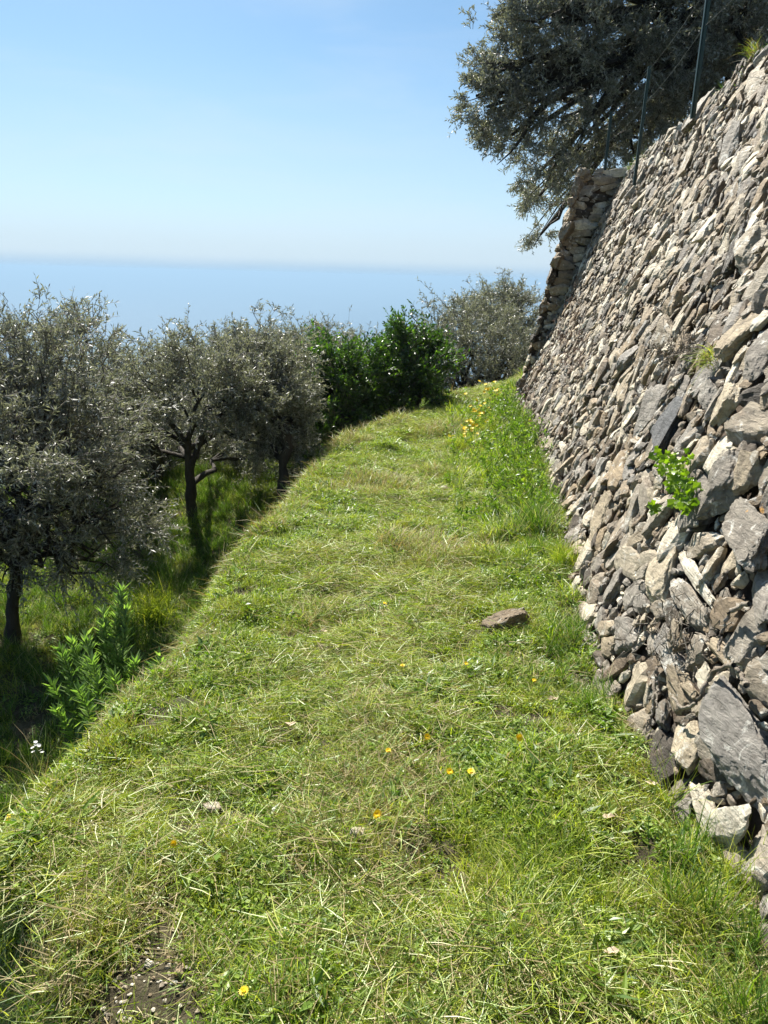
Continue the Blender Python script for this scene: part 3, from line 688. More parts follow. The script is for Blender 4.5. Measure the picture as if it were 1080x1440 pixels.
tree('olive_tree', 'nearest olive tree at the left edge, its dark trunk leaving the frame', 'olive tree', b1, [at(18, 850, b1[1]), at(25, 790, 5.0), at(40, 740, 5.0)], .06,
     [clump(-20, 585, 5.3, .5), clump(60, 580, 5.6, .5), clump(125, 615, 5.5, .42), clump(40, 680, 5.0, .5), clump(110, 700, 5.3, .4), clump(165, 735, 5.3, .24), clump(70, 525, 5.8, .34), clump(-30, 740, 4.9, .45), clump(-90, 620, 5.2, .6), clump(150, 640, 5.7, .34), clump(80, 770, 5.1, .3), clump(185, 745, 5.6, .26), clump(20, 780, 5.0, .26), clump(140, 775, 5.4, .25), clump(110, 800, 5.2, .15), clump(-120, 720, 5.0, .6), clump(-220, 640, 5.3, .7), clump(-160, 560, 5.8, .6), clump(0, 515, 5.9, .32)],  # crown widened past the left view edge, unseen clumps added to shade the terrace
     4300, .25, 20, .046, .0105, group=OG, shoots=[(at(80, 520, 5.8), at(95, 440, 5.9), 22), (at(110, 530, 5.8), at(130, 425, 6.0), 26), (at(40, 520, 5.8), at(30, 455, 5.8), 20), (at(140, 540, 5.8), at(160, 470, 5.9), 18), (at(0, 520, 5.6), at(-5, 450, 5.7), 18), (at(70, 500, 5.8), at(70, 450, 6), 15)])
b2 = gp(270, 757, -1.0)
tree('olive_tree', 'olive tree with a tall dark forked trunk standing in the grass below the bank', 'olive tree', b2, [at(268, 700, 7.35), at(266, 660, 7.35), at(262, 618, 7.35)], .068,
     [clump(200, 560, 7.4, .42), clump(280, 540, 7.4, .5), clump(350, 560, 7.5, .45), clump(315, 620, 8.5, .3), clump(215, 650, 8.8, .3), clump(350, 520, 7.9, .4), clump(350, 640, 8.6, .28), clump(380, 600, 7.7, .35), clump(170, 610, 7.4, .3)],
     2300, .25, 22, .05, .0115, group=OG, shoots=[(at(350, 530, 7.6), at(362, 475, 7.7), 16), (at(330, 520, 7.6), at(340, 480, 7.7), 14)])
b3 = np.array([-.98, 7.35, float(gz(-.98, 7.35))])
tree('olive_tree', 'small olive tree whose short dark trunk rises from the very edge of the path', 'olive tree', b3, [b3+[-.03, .02, .35], at(400, 620, 7.4), at(396, 590, 7.4)], .075,
     [clump(370, 560, 7.5, .34), clump(398, 590, 7.8, .27), clump(385, 530, 7.9, .32), clump(405, 560, 8.3, .28), clump(375, 625, 7.8, .24), clump(400, 640, 8.2, .2)],
     1500, .24, 24, .05, .0115, group=OG)
b4 = gp(222, 742, -1.0)
tree('olive_tree', 'olive tree half hidden behind the left canopy, bare limb reaching up to the left', 'olive tree', b4, [at(220, 690, 7.9), at(222, 640, 7.9), at(200, 600, 7.8), at(160, 550, 7.6)], .075,
     [clump(120, 520, 7.9, .4), clump(60, 505, 8.2, .4), clump(165, 640, 8.0, .42), clump(110, 590, 8.4, .45), clump(195, 670, 8.4, .36), clump(215, 610, 8.6, .34), clump(238, 645, 9.0, .32), clump(222, 700, 8.7, .26), clump(205, 560, 9, .3), clump(150, 700, 8.3, .34)],
     1900, .27, 17, .064, .013, group=OG, shoots=[(at(130, 500, 8), at(105, 430, 8), 24), (at(170, 530, 8), at(190, 485, 8), 14)])
b5 = gp(332, 690, -1.0)
tree('olive_tree', 'olive tree leaning left between the forked tree and the edge tree', 'olive tree', b5, [at(325, 670, 9.2), at(312, 640, 9.3), at(300, 610, 9.4)], .085,
     [clump(300, 590, 9.6, .5), clump(240, 580, 9.9, .45), clump(350, 600, 9.9, .45), clump(380, 640, 10.2, .35), clump(300, 655, 10.2, .36), clump(255, 660, 10.3, .36), clump(340, 665, 10.4, .32), clump(225, 600, 10, .4), clump(400, 600, 10.4, .4), clump(290, 540, 10.2, .36), clump(220, 690, 9.8, .3)],
     2300, .26, 18, .056, .0125, group=OG)
far = [((40, 600, 11.5), 1.0, 'olive tree behind the nearest canopy at the far left'), ((150, 640, 12.5), .95, 'olive tree in the second row beyond the leaning limb'), ((265, 560, 12.5), .95, 'olive tree in the second row behind the forked trunk'), ((345, 530, 13.5), .95, 'pale olive tree in the second row near the middle of the view'),
       ((455, 540, 13.5), 1.15, 'rounded olive tree rising behind the dark green shrubs'), ((400, 560, 15.5), 1.0, 'olive tree far down the slope beyond the edge tree')]
for (px, py, Y), R_, lab in far:
    c = at(px, py, Y); b_ = c-[0, 0, 1.9*R_+.3]; cl = []
    for q in range(9):
        u = rand_unit(1)[0]*[1, 1, .75]*R_*rng.uniform(.35, .8); cl.append((c+u, R_*rng.uniform(.38, .52)))
    zb = float(gz(b_[0], b_[1])); b_[2] = zb
    tree('olive_tree', lab, 'olive tree', b_, [b_+[.05, 0, .5], (b_+c)/2+[.05, .05, 0], c-[0, 0, R_*.6]], .10, cl, 1900, .3, 15, .07, .015, group=OG)
# olives at the bend beyond the path
for (pts, Y, lab) in (([(635, 500, .8), (665, 470, .85), (605, 520, .7), (690, 490, .9), (645, 540, .7), (700, 545, .7), (725, 510, .7), (620, 470, .5), (640, 575, .5), (605, 570, .5), (680, 575, .5), (720, 565, .5)], 15.5, 'broad grey olive tree beyond the bend of the path'),
                      ([(690, 440, .55), (715, 430, .5), (725, 465, .8), (750, 490, .8), (665, 440, .45), (735, 530, .6), (645, 460, .4)], 18, 'taller olive tree with feathery top beside the far end of the wall')):
    cl = [clump(px, py, Y+rng.uniform(-.4, .4), r) for px, py, r in pts]; c = np.mean([q[0] for q in cl], axis=0); b_ = c-[0, 0, 2.2]; b_[2] = float(gz(b_[0], b_[1]))
    tree('olive_tree', lab, 'olive tree', b_, [b_+[0, 0, .5], c-[0, 0, .9]], .13, cl, 2800, .32, 16, .075, .016, group='olive trees beyond the bend',
         shoots=[(at(px, py+25, Y), at(px+rng.uniform(-6, 6), py, Y), 16) for px, py in ((655, 415), (668, 408), (690, 412), (705, 400), (718, 398), (730, 420))] if Y > 17 else ())
# olive tree above the wall
cl = []
for px, py, Y, r in [(760, 60, 9.2, .75), (700, 130, 9.2, .42), (720, 190, 9.3, .4), (770, 170, 9.6, .7), (830, 110, 9.6, .9), (900, 60, 10, .95), (780, 10, 9.4, .7), (860, 190, 10.4, .6),
                     (760, 240, 9.8, .4), (750, 285, 10.6, .3), (790, 255, 10.6, .45), (960, 110, 9.6, .8), (1030, 40, 9.2, .9), (900, -60, 10, 1.1), (1000, -60, 9.5, 1.1), (790, -80, 9.6, .9), (760, 330, 11.2, .24), (1100, -60, 9, 1.1),
                     (940, 180, 10.6, .6), (1090, 60, 9.8, .8), (745, 15, 9.3, .35), (690, 105, 9.2, .25), (685, 150, 9.2, .3), (670, 135, 9.1, .16), (740, 110, 9.3, .4), (880, 230, 11, .5), (990, 130, 10.2, .6)]:
    cl.append(clump(px, py, Y*1.33, r*1.33))
tree('olive_tree', 'big grey olive tree hanging over the top of the stone wall at upper right', 'olive tree', [5.6, 13.6, 3.2], [[5.5, 13.6, 4.2], [5.3, 13.6, 5.2], [5.0, 13.6, 6.0]], .24, cl, 19000, .2, 12, .07, .018, group=None, droop=.3, up=.05, wt=.0026)

# dark glossy shrubs at the left of the path
for nm, base, cs_l, lab in (('shrub', (.42, 10.3), [(565, 495, 10.3, .36), (578, 530, 10.2, .38), (545, 540, 10.1, .4), (592, 510, 10.6, .32), (580, 560, 10.3, .34), (530, 570, 10.0, .36), (580, 470, 10.4, .2), (608, 545, 10.7, .2), (510, 590, 9.7, .3)], 'tall dark green glossy shrub at the left of the bend'),
                            ('shrub', (-.45, 9.4), [(470, 515, 9.6, .32), (510, 520, 9.8, .32), (445, 550, 9.3, .36), (490, 560, 9.5, .38), (430, 590, 9.1, .32), (470, 600, 9.1, .34), (500, 580, 9.4, .3), (445, 630, 8.7, .22), (425, 560, 9.4, .32), (435, 610, 9.0, .3), (430, 525, 9.6, .26), (450, 650, 8.5, .18)], 'lower dark green glossy shrub spilling towards the path beside the edge tree'),):
    b_ = np.array([base[0], base[1], float(gz(*base))]); cl = [clump(*q) for q in cs_l]
    tree(nm, lab, 'shrub', b_, [b_+[0, 0, .25], b_+[.02, .02, .5]], .04, cl, 1900, .24, 13, .066, .026, M_laurel, 'dark shrubs beside the path', up=.5, droop=.1, shoots=[(at(px, py+30, 10.3), at(px, py, 10.3), 6) for px, py in ((560, 440), (585, 435), (600, 445))] if base[0] > 0 else ())

# ------------------------------------------------------------------ fence above the wall
fence = empty('wire_fence', (2.45, 7.6, 2.9)); tag(fence, 'thin dark green posts with a wire strung along the top of the stone wall', 'fence')
def post(p0, p1, r=.02):
    mb = MB(); d = nrm(p1-p0); x = nrm(np.cross(d, [0, 1.0, 0])); y = np.cross(d, x)
    q = [x*a_*r+y*b__*r for a_, b__ in ((-1, -1), (1, -1), (1, .4), (.4, .4), (.4, 1), (-1, 1))]
    V = np.array([p0+k for k in q]+[p1+k for k in q]); mb.add(V, [[k, (k+1) % 6, (k+1) % 6+6, k+6] for k in range(6)]); mb.add(V[6:], [[0, 1, 2, 3, 4, 5]]); mb.add(V[:6], [[5, 4, 3, 2, 1, 0]])
    return mb
tops = []
for (p0, p1, Y, r) in (((851, 232), (861, 157), 9.9, .014), ((896, 222), (917, 93), 8.3, .013), ((980, 118), (1000, -30), 6.9, .017), ((1100, 20), (1135, -200), 5.2, .02)):
    a_, b__ = at(*p0, Y), at(*p1, Y); b__ = np.array([a_[0]+(b__[0]-a_[0])*.5, a_[1], b__[2]]); a_ = a_-[0, 0, .25]; tops.append(b__)
    link('post', post(a_, b__, r).mesh('post', [M_post]), fence)
for off in (0.03, .32):
    mb = MB()
    for a_, b__ in zip(tops[:-1], tops[1:]):
        pth = curve_path(a_-[0, 0, off], b__-[0, 0, off+.0], 9, .0, -.03); tubes(mb, pth[None], np.full((1, 9), .0018), 4)
    link('wire', mb.mesh('wire', [M_wire]), fence)

# ------------------------------------------------------------------ plants
def on(x, Y): return np.array([x, Y, float(gz(x, Y))])
def herb(name, label, cat, base, stems, LL, LW, m_, group=None, nper=60, flower=None):
    rt = empty(name, base); tag(rt, label, cat, group)
    sm, lv, fl = MB(), MB(), MB()
    for (top, dens) in stems:
        a_ = np.asarray(base)+rng.normal(size=3)*[.04, .04, 0]; pth = curve_path(a_, top, 8, .02); Ls = np.linalg.norm(pth[-1]-pth[0])
        tubes(sm, pth[None], np.linspace(.006, .0025, 8)[None]*min(1, Ls/.4+.3), 5)
        k = int(nper*dens); t = rng.random(k)**.8; f = t*6.99; i0 = f.astype(int); P = pth[i0]+(pth[i0+1]-pth[i0])*(f-i0)[:, None]
        T = nrm(pth[-1]-pth[0]); az = rand_unit(k); az[:, 2] = np.abs(az[:, 2])*.2; A = nrm(az)*(1-.35*t[:, None])+T*(.25+.45*t[:, None])
        N_ = nrm(np.cross(np.cross(A, T), A)+rng.normal(size=(k, 3))*.25)
        leaves(lv, P, A, LL*(1.1-.45*t)*rng.uniform(.7, 1.2, k), LW*(1-.3*t)*rng.uniform(.7, 1.2, k), 0, N_, .2)
        if flower:
            (fm, pr, nf, sp) = flower
            for q in range(nf):
                c = pth[-1]+rng.normal(size=3)*sp; nn = nrm(np.array([0, -.35, 1])+rng.normal(size=3)*.35)
                e = curve_path(pth[-2], c, 3, 0); tubes(sm, e[None], np.full((1, 3), .0012), 3)
                kk = 11; aa = np.arange(kk)*6.283/kk; X = nrm(np.cross(nn, [1, .1, 0])); Yv = np.cross(nn, X)
                leaves(fl, np.repeat(c[None], kk, 0), X*np.cos(aa)[:, None]+Yv*np.sin(aa)[:, None]+nn*.25, pr, pr*.5, 0, np.repeat(nn[None], kk, 0), .05)
    link('stem', sm.mesh('stem', [M_stem]), rt); link('foliage', lv.mesh('foliage', [m_]), rt)
    if flower: link('blossom', fl.mesh('blossom', [flower[0]]), rt)
    return rt
hb = on(-1.18, 3.0)
herb('tall_weed', 'tall bushy leafy green weed growing on the bank edge at lower left', 'weed', hb,
     [(at(172, 830, 3.35), 1.6), (at(178, 850, 3.3), 1.2), (at(150, 880, 3.3), 1.2), (at(120, 895, 3.15), 1.2), (at(85, 915, 3.1), 1.2), (at(100, 900, 3.2), 1.1), (at(70, 960, 2.95), 1), (at(130, 930, 3.0), 1.1), (at(190, 930, 3.1), 1), (at(80, 1000, 2.85), .9), (at(110, 970, 2.8), .9), (at(160, 950, 2.95), 1.), (at(145, 860, 3.3), 1)],
     .09, .019, M_herb, nper=230)
herb('tall_weed', 'shorter leafy green weed right of the bushy one at the bank edge', 'weed', on(-.98, 3.05), [(at(225, 920, 3.05), 1), (at(245, 935, 3.05), .8), (at(205, 955, 3.0), .8)], .07, .02, M_herb, nper=45)
# wildflowers along the wall foot
k_ = 0
labs_y = ['tallest yellow wildflower near the end of the weedy strip', 'yellow wildflower cluster farthest along the wall', 'yellow wildflower leaning over the path in the middle of the strip', 'bright yellow wildflower clump nearest the mown path', 'yellow wildflower half way along the weeds, set back', 'single yellow wildflower close against the stone wall', 'low yellow wildflower behind the front clump', 'yellow wildflower beside the white blossoms']
for (px, py, Y, nf), lab in zip([(676, 575, 8.8, 4), (690, 548, 9.6, 4), (668, 590, 8.2, 5), (662, 620, 7.7, 6), (666, 600, 8.0, 5), (744, 658, 6.9, 3), (656, 612, 7.6, 3), (742, 600, 7.7, 2)], labs_y):
    top = at(px, py, Y); b_ = on(top[0]+.04, Y-.05)
    herb('yellow_wildflower', lab, 'wildflower', b_, [(top, 1), (top+[.06, .03, -.06], .8)], .05, .014, M_weed, 'yellow wildflowers among the weeds by the wall', 24, (M_yellow, .024, nf+6, .07))
labs_w = ['white umbel blossom in the middle of the weeds by the wall', 'white blossom nearer the stones, right of the other', 'low white blossom at the path side of the weeds', 'faint white blossom at the back by the wall foot']
for (px, py, Y), lab in zip([(700, 612, 7.6), (716, 600, 7.7), (672, 655, 7.1), (708, 570, 8.6)], labs_w):
    top = at(px, py, Y); b_ = on(top[0]+.03, Y)
    herb('white_wildflower', lab, 'wildflower', b_, [(top, 1), (top+[.05, 0, -.03], .8), (top+[-.05, .05, -.05], .8)], .05, .012, M_weed, 'white wildflowers among the weeds by the wall', 22, (M_white, .012, 12, .04))
# leafy weeds filling the strip beside the wall: uncounted undergrowth
rt = MB(); sx = MB()
for q in range(460):
    Y = rng.uniform(4.9, 9.5); x = wbase(Y)-abs(rng.normal())*.3-.02; hgt = rng.uniform(.12, .40)*(1-.55*min(1, (wbase(Y)-x)/.75))*(1.0 if Y > 6 else .6)
    p0 = on(x, Y); p1 = p0+[rng.normal()*.06, rng.normal()*.06, hgt]
    pth = curve_path(p0, p1, 5, .01); tubes(rt, pth[None], np.linspace(.003, .001, 5)[None], 3, 1)
    k = 26; t = rng.random(k); f = t*3.99; i0 = f.astype(int); P = pth[i0]+(pth[i0+1]-pth[i0])*(f-i0)[:, None]
    leaves(rt, P, rand_unit(k)+[0, 0, .35], rng.uniform(.02, .06, k), rng.uniform(.006, .018, k), 0)
tag(link('weeds', rt.mesh('weeds', [M_weed, M_stem])), 'dense knee high green weeds in the strip along the foot of the wall', 'weeds', kind='stuff')
# small yellow flowers in the mown path
fl_px = [(730, 1042, 'bright yellow flower in the mown grass nearest the lower part of the wall', 1.2), (662, 1090, 'yellow flower at the right of a close pair in the middle of the path', 1), (632, 1089, 'yellow flower at the left of a close pair in the middle of the path', 1),
         (601, 1031, 'yellow flower above the close pair, a little to their left', 1), (546, 1057, 'small yellow flower lying left of mid path', .8), (530, 1150, 'yellow flower head just above the round pebble', 1.2), (752, 948, 'yellow flower on dry grass below the half buried rock', .8),
         (566, 940, 'tiny yellow flower farther up the middle of the path', .8), (245, 1198, 'yellow flower in the grass of the lower left bank edge', .8), (343, 1402, 'yellow flower in the dry tuft at the bottom of the view', .9), (541, 850, 'tiny far yellow flower left of the half buried rock', .8), (655, 940, 'tiny yellow flower right of the mid path one', .7)]
for (px, py, lab, sc_) in fl_px:
    p = gp(px, py, .05); c = np.array([p[0], p[1], float(gz(p[0], p[1]))+.055])
    rt = empty('yellow_flower', c-[0, 0, .055]); tag(rt, lab, 'flower', 'yellow flowers in the mown path')
    fl = MB(); nn = nrm(np.array([0, -.5, 1])+rng.normal(size=3)*.3)
    for ring, (kk, pr) in enumerate(((15, .014), (11, .009))):
        aa = np.arange(kk)*6.283/kk+ring*.3; X = nrm(np.cross(nn, [1, .1, 0])); Yv = np.cross(nn, X)
        leaves(fl, np.repeat(c[None], kk, 0)+nn*.002*ring, X*np.cos(aa)[:, None]+Yv*np.sin(aa)[:, None]+nn*(.15+.35*ring), pr*sc_, pr*.42*sc_, 0, np.repeat(nn[None], kk, 0), .05)
    link('petals', fl.mesh('petals', [M_yellow]), rt)
    sm = MB(); pth = curve_path(c-[.01, 0, .055], c, 4, .002); tubes(sm, pth[None], np.full((1, 4), .0013), 4); link('stem', sm.mesh('stem', [M_stem]), rt)
# flowers on the shaded bank at left
for (px, py, Y, lab) in ((22, 1140, 2.2, 'yellow wildflower on thin stem at the left edge of the view, upper one'), (30, 1152, 2.15, 'yellow wildflower spray at the left edge, in the middle'), (12, 1150, 2.1, 'yellow wildflower cut by the left edge of the view')):
    top = at(px, py, Y); herb('yellow_wildflower', lab, 'wildflower', on(top[0]-.03, Y), [(top, 1), (top+[.03, .02, .0], .6)], .05, .005, M_weed, 'yellow wildflowers on the shaded bank', 10, (M_yellow, .009, 3, .014))
top = at(52, 1051, 2.5)
herb('white_wildflower', 'white round flower head on a thin stalk at the shaded left bank', 'wildflower', on(top[0]-.02, 2.5), [(top, 1)], .08, .004, M_weed, None, 7, (M_white, .009, 7, .014))

# creeper on the wall and its neighbours
def wall_pt(px, py, out_=.05):
    s, w = wall_hit(px, py); P, e1, e2, n = frame_main(s, w); return P+n*out_
rt = empty('creeper', wall_pt(985, 700)); tag(rt, 'bright green broad leaved creeper growing out of the wall beside the dark slate', 'creeper')
lv, sm = MB(), MB()
for (px, py, k, sp) in ((980, 690, 34, .045), (995, 708, 18, .035), (972, 668, 14, .03), (945, 655, 10, .03), (955, 660, 8, .03), (965, 680, 10, .03), (938, 722, 9, .02), (992, 655, 5, .02), (985, 715, 8, .03)):
    c = wall_pt(px, py, .075); pth = curve_path(rt.location, c, 5, .02); tubes(sm, pth[None], np.full((1, 5), .002), 4)
    for q in range(k):
        p = c+rng.normal(size=3)*[sp*.5, sp, sp]; nn = nrm(np.array([-.6, -.9, .7])+rng.normal(size=3)*.5); X = nrm(np.cross(nn, rand_unit(1)[0])); Yv = np.cross(nn, X); R_ = rng.uniform(.012, .023)
        aa = np.linspace(0, 2*math.pi, 11)[:-1]; rr_ = R_*np.array([.35, 1, .75, 1.05, .8, 1.15, .8, 1.05, .75, 1])
        V = p+X*(np.cos(aa)*rr_)[:, None]+Yv*(np.sin(aa)*rr_)[:, None]+nn*(np.cos(aa*2)*.004)[:, None]
        V = np.concatenate([[p-nn*.003], V]); lv.add(V, [[0, m1+1, (m1+1) % 10+1] for m1 in range(10)], 0, rng.random())
link('foliage', lv.mesh('foliage', [M_vivid]), rt); link('stem', sm.mesh('stem', [M_stem]), rt)
def grass_tuft(label, base, nb, L, mats, up=np.array([0, 0, 1.0]), name='grass_tuft', sp=.02, wid=.003, group=None):
    mb = MB(); n = nb; K = 5; ts = np.linspace(0, 1, K); d = nrm(up+rng.normal(size=(n, 3))*.45); Ls = rng.uniform(.5, 1.1, n)*L
    P = base+rng.normal(size=(n, 3))*sp
    pts = P[:, None]+d[:, None]*Ls[:, None, None]*ts[None, :, None]; pts[..., 2] -= (Ls[:, None]*ts[None]**2)*.35; hz = rng.normal(size=(n, 1, 3))*.12*[1, 1, 0]; pts += hz*Ls[:, None, None]*(ts**2)[None, :, None]
    sd_ = nrm(np.cross(d, rng.normal(size=(n, 3)))); wd = wid*(1-ts*.9)
    V = np.stack([pts-sd_[:, None]*wd[None, :, None]/2, pts+sd_[:, None]*wd[None, :, None]/2], 2).reshape(-1, 3)
    i, k = np.meshgrid(np.arange(n), np.arange(K-1), indexing='ij'); b = i*K*2+k*2; Fq = np.stack([b, b+1, b+3, b+2], -1).reshape(-1, 4)
    mb.add(V, Fq, 0, np.repeat(rng.random(n), K*2)); mb.M[-1] = np.repeat(rng.integers(len(mats), size=n), K-1)
    return tag(link(name, mb.mesh(name, mats)), label, 'grass tuft', group)
outv = np.array([-.7, -.3, .6])
grass_tuft('dry yellowish grass tuft in a crack of the wall near its right edge', wall_pt(1018, 515), 130, .12, [M_straw, M_grass, M_cut], outv)
grass_tuft('green grass tuft on top of the wall by the tallest fence post', frame_main(6.5, float(wtop(6.5)))[0], 120, .22, [M_grass, M_straw], outv+[0, 0, .5])
grass_tuft('small green sprout standing on the wall crest at the upper right', frame_main(5.6, float(wtop(5.6)))[0], 40, .2, [M_weed, M_grass])
grass_tuft('dark green grass tuft at the wall foot beyond the half buried rock', on(1.02, 4.05), 420, .26, [M_grass], sp=.035)
grass_tuft('bushy yellow green grass tuft left of the dark tuft and above the rock', on(.78, 4.15), 420, .12, [M_grass, M_cut], sp=.045)
grass_tuft('long bladed grass tuft against the whitish foot stones of the wall', on(.93, 2.1), 70, .34, [M_grass, M_cut], sp=.03)
grass_tuft('grass tuft at the wall foot in the lower right corner', on(1.0, 1.72), 140, .26, [M_grass], sp=.03)
grass_tuft('dry straw coloured grass tuft at the bottom of the view', on(-.2, 1.33), 420, .10, [M_straw, M_cut, M_grass], sp=.05)
grass_tuft('green grass tuft in the lower left corner beside bare soil', on(-.80, 1.42), 200, .12, [M_grass, M_cut], sp=.06)
grass_tuft('sunlit bright grass tuft on the terrace behind the leafy weed', gp(215, 870, -.95), 520, .3, [M_grass], sp=.07, wid=.006)
grass_tuft('arching dry grass blades at the left bank edge below the white flower', on(-1.12, 2.15), 70, .32, [M_straw, M_cut, M_grass], sp=.025)
# roots and dry vines
rootsets = [('long pale twisted root snaking across the lower wall', [[(1078, 860), (1050, 868), (1035, 900), (1032, 925)], [(1060, 945), (1030, 948), (1010, 965), (1000, 990), (985, 1000), (965, 996), (958, 985)], [(1078, 975), (1062, 948)]], .009),
            ('dark dry root hanging at the left side of the lower wall', [[(935, 950), (932, 985), (926, 1010), (920, 1030)], [(938, 945), (935, 1000)]], .006)]
for lab, lines, rad in rootsets:
    mb = MB()
    for ln in lines:
        P = np.array([wall_pt(*q, .085) for q in ln]); t = np.linspace(0, len(P)-1, 24); pth = np.stack([np.interp(t, np.arange(len(P)), P[:, k]) for k in range(3)], 1)
        pth[1:-1] = (pth[:-2]+pth[1:-1]*2+pth[2:])/4; pth += rng.normal(size=pth.shape)*.0025
        tubes(mb, pth[None], (rad*np.linspace(1, .55, 24)*rng.uniform(.85, 1.15, 24))[None], 7)
    tag(link('root', mb.mesh('root', [M_root], True)), lab, 'root')
for lab, cx0, cy0, sx_, sy_, n_ in (('tangle of dead twigs over the lower wall stones', 945, 900, 55, 40, 55), ('tangle of reddish dry vines over the far part of the wall', 800, 470, 32, 55, 190), ('wispy dead stems clinging to the middle of the wall', 960, 495, 28, 12, 60), ('dry vine strands along the foot of the far wall', 745, 560, 20, 60, 110)):
    mb = MB()
    for q in range(n_):
        px, py = cx0+rng.normal()*sx_*.7, cy0+rng.normal()*sy_*.7; a_ = wall_pt(px, py, .05); b__ = a_+rng.normal(size=3)*[.03, .07, .07]
        pth = curve_path(a_, b__, 6, .02); tubes(mb, pth[None], np.full((1, 6), rng.uniform(.0012, .0028)), 4)
    tag(link('dry_vine', mb.mesh('dry_vine', [M_brownvine if 'red' in lab or 'foot' in lab else M_root])), lab, 'dry vine')

# ------------------------------------------------------------------ loose stones and debris on the path
def rock(label, p, a_, b__, c, rotz, level=4, rnd=.5, sink=.3, name='rock', m_=None, group=None):
    mb = MB(); pr = PR[level][rng.integers(len(PR[level]))]*[a_/1.6, b__/1.6, c/1.4]; cz, sz = math.cos(rotz), math.sin(rotz)
    R_ = np.array([[cz, sz, 0], [-sz, cz, 0], [0, 0, 1]]); mb.add(np.asarray(p)+[0, 0, c*(.5-sink)]+pr@R_, ICO[level][1], 0, rnd)
    return tag(link(name, mb.mesh(name, [m_ or M_stone], level < 4)), label, name, group)
p = gp(715, 878, .02); rock('half buried grey brown rock in the path near the wall', on(p[0], p[1])+[0, 0, -.005], .27, .17, .2, .45, 5, .22, .52, m_=M_rock)
p = gp(503, 1179, .03); rock('small round pinkish pebble lying on the mown grass', on(p[0], p[1])+[0, 0, .025], .042, .034, .03, .3, 3, .9, .1, 'pebble')
p = gp(296, 1128, .03); rock('flat pale stone in the grass at the left of the path', on(p[0], p[1])+[0, 0, .015], .055, .045, .014, .2, 3, .58, .1, 'flat_stone')
p = gp(622, 689, .02); rock('small brown stone on the far part of the path', on(p[0], p[1])+[0, 0, .02], .10, .05, .04, .1, 3, .5, .2)
p = gp(487, 693, .02); rock('flat grey stone far up the left side of the path', on(p[0], p[1])+[0, 0, .02], .09, .05, .02, .1, 3, .9, .2, 'flat_stone')
rock('pale stone at the foot of the edge olive trunk', b3+[.12, -.15, .05], .16, .12, .1, .4, 4, .85, .2)
peb = MB()
for q in range(260):
    x = -.52+rng.normal()*.09; Y = 1.40+rng.normal()*.12; s_ = rng.uniform(.003, .0095)*(1.7 if rng.random() < .04 else 1)
    V0 = PR[2][rng.integers(50)]*s_*[1, .8, .6]; peb.add(V0+[x, Y, float(gz(x, Y))+s_*.3], ICO[2][1], 0, rng.choice([.25, .85, 1, .6]))
for q in range(70):
    x = .03+rng.normal()*.08; Y = 1.72+rng.normal()*.09; s_ = rng.uniform(.003, .008)
    V0 = PR[2][rng.integers(50)]*s_*[1, .8, .6]; peb.add(V0+[x, Y, float(gz(x, Y))+s_*.3], ICO[2][1], 0, rng.uniform(.5, 1))
tag(link('gravel', peb.mesh('gravel', [M_stone])), 'loose pale gravel and crumbs of soil in the bare patch at lower left', 'gravel', kind='stuff')
for (px, py, lab) in ((778, 980, 'pale dead leaf lying near the wall side of the path'), (855, 1152, 'curled dry leaf on the grass left of the whitish foot block'), (408, 1017, 'small dead leaf at the left side of the path'), (455, 877, 'dark curled dead leaf in mid distance on the path'), (860, 1330, 'brown dead leaf at lower right'), (915, 1105, 'reddish brown leaf beside the wall foot')):
    p = gp(px, py, .04); c = np.array([p[0], p[1], float(gz(p[0], p[1]))+.045]); mb = MB(); aa = np.linspace(0, 6.283, 9)[:-1]; rr_ = np.array([1.3, .8, .6, .8, 1.2, .75, .55, .8])*.017
    V = np.concatenate([[c], c+np.stack([np.cos(aa)*rr_, np.sin(aa)*rr_, rng.uniform(-.002, .010, 8)], 1)]); mb.add(V, [[0, q+1, (q+1) % 8+1] for q in range(8)])
    tag(link('dead_leaf', mb.mesh('dead_leaf', [M_dead])), lab, 'dead leaf', 'dead leaves on the path')

p = gp(715, 878, .02)
grass_tuft('thin dry grass leaning over the right end of the half buried rock', on(p[0]+.12, p[1]-.03), 200, .09, [M_cut, M_grass, M_straw], sp=.03, wid=.0025)
# low stone block and bright bush at the end of the path
blk = on(1.78, 12.7)
rock('mossy low stone block at the far end of the path beside the wall', blk+[0, 0, .05], .42, .35, .26, .1, 4, .5, .2, 'stone_block')
bb_ = on(1.42, 12.5); mb = MB()
k = 900; u = rand_unit(k)*np.array([.22, .2, .13])*rng.random((k, 1))**.4; leaves(mb, bb_+[0, 0, .16]+u, u+rng.normal(size=(k, 3))*.08+[0, 0, .06], rng.uniform(.03, .05, k), rng.uniform(.015, .025, k))
rt = empty('bush', bb_); tag(rt, 'small bright yellow green bush at the far end of the path', 'bush'); link('foliage', mb.mesh('foliage', [M_vivid]), rt)
sm = MB()
for q in range(5): pth = curve_path(bb_, bb_+rng.normal(size=3)*.06+[0, 0, .18], 4, .01); tubes(sm, pth[None], np.full((1, 4), .004), 4)
link('stem', sm.mesh('stem', [M_stem]), rt)

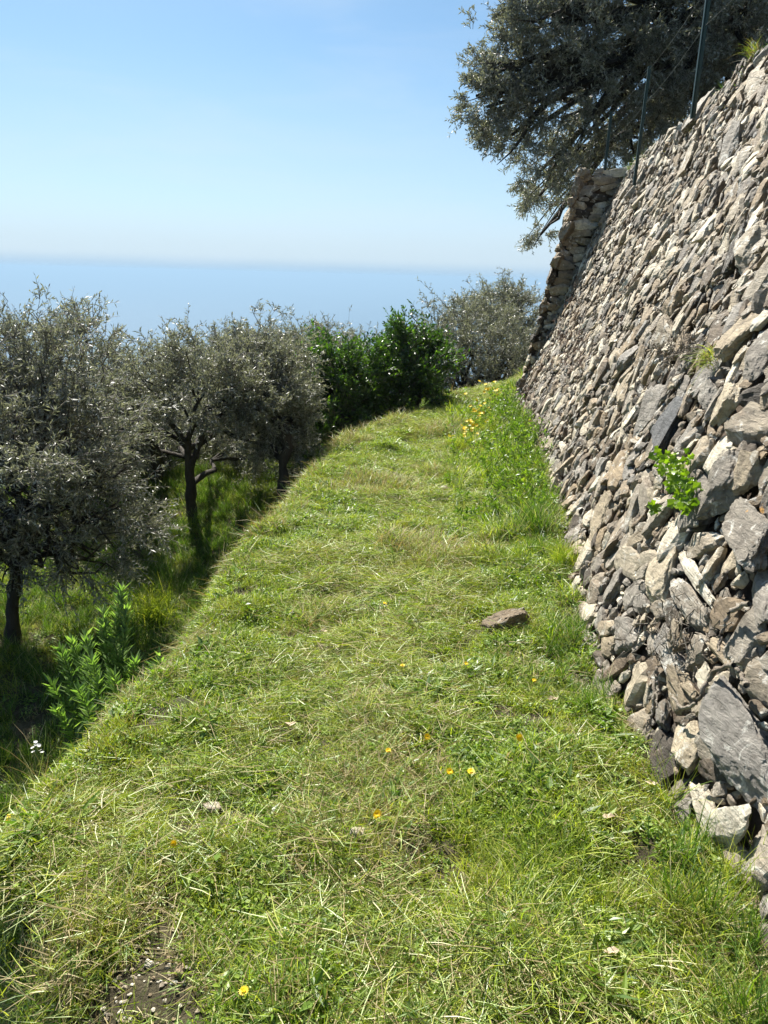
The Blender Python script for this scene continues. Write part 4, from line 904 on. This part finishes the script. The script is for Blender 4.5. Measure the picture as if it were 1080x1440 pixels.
# ------------------------------------------------------------------ town on the coast, far below
M_plaster = solid_mat('pale plaster', [(.3, (.5, .45, .38)), (.7, (.7, .66, .6))], .05, .8, .0)
M_roof = solid_mat('clay roof', [(.3, (.28, .13, .08)), (.7, (.38, .2, .12))], .2, .8, .0)
M_glass = solid_mat('dark window', [(.3, (.03, .04, .05)), (.7, (.05, .06, .07))], .2, .2, .0)
town_lab = ['on the headland shore', 'behind the harbour', 'highest on the coast slope', 'at the left of the gap in the trees', 'at the right of the gap', 'tallest of the coast row', 'lowest by the water', 'long and low by the shore']
def house(px, py, w, d, h, lab):
    p = gp(px, py, SEA+8); x, Y = p[0], p[1]; jx = np.argmin(abs(hx-x)); jy = np.argmin(abs(hy-Y)); z = max(float(HZ[jy, jx]), SEA)-3; h += 3
    rt = empty('coast_building', (x, Y, z)); tag(rt, lab, 'building', 'pale buildings on the coast far below')
    def box(x0, x1, y0, y1, z0, z1):
        V = np.array([[a_, b__, c] for c in (z0, z1) for a_, b__ in ((x0, y0), (x1, y0), (x1, y1), (x0, y1))])+[x, Y, z]
        return V, [[0, 1, 5, 4], [1, 2, 6, 5], [2, 3, 7, 6], [3, 0, 4, 7], [4, 5, 6, 7], [3, 2, 1, 0]]
    m_ = MB(); m_.add(*box(-w/2, w/2, -d/2, d/2, 0, h)); link('wall', m_.mesh('wall', [M_plaster]), rt)
    m_ = MB(); V = np.array([[-w/2-1, -d/2-1, h+.1], [w/2+1, -d/2-1, h+.1], [w/2+1, d/2+1, h+.1], [-w/2-1, d/2+1, h+.1], [-w/2+3, 0, h+4], [w/2-3, 0, h+4]])+[x, Y, z]
    m_.add(V, [[0, 1, 5, 4], [2, 3, 4, 5]]); m_.add(V, [[1, 2, 5], [3, 0, 4]]); m_.add(V, [[3, 2, 1, 0]]); link('roof', m_.mesh('roof', [M_roof]), rt)
for q, (px, py, w, d, h) in enumerate([(164, 562, 40, 18, 18), (176, 556, 30, 16, 24), (240, 560, 34, 16, 20), (228, 570, 26, 14, 14), (310, 528, 30, 16, 20), (172, 572, 36, 16, 12), (390, 506, 34, 16, 22), (184, 566, 24, 14, 30)]):
    house(px, py, w, d, h, 'pale tiled building %s, hazy far below' % town_lab[q])

# ------------------------------------------------------------------ haze
m, nt, out = mat('haze air'); pv = N(nt, 'ShaderNodeVolumePrincipled')
pv.inputs['Color'].default_value = (.30, .45, .61, 1); pv.inputs['Density'].default_value = 1/4500.; pv.inputs['Anisotropy'].default_value = .2
nt.links.new(pv.outputs[0], out.inputs['Volume'])
Lh = 95000.
V = np.array([[a_*Lh, b__*Lh, c] for c in (SEA-12, 14.0) for a_, b__ in ((-1, -1), (1, -1), (1, 1), (-1, 1))])
Fq = np.array([[3, 2, 1, 0], [4, 5, 6, 7], [0, 1, 5, 4], [1, 2, 6, 5], [2, 3, 7, 6], [3, 0, 4, 7]])
tag(link('haze', mesh_np('haze', V, Fq.ravel(), np.full(6, 4), [m])), kind='stuff')
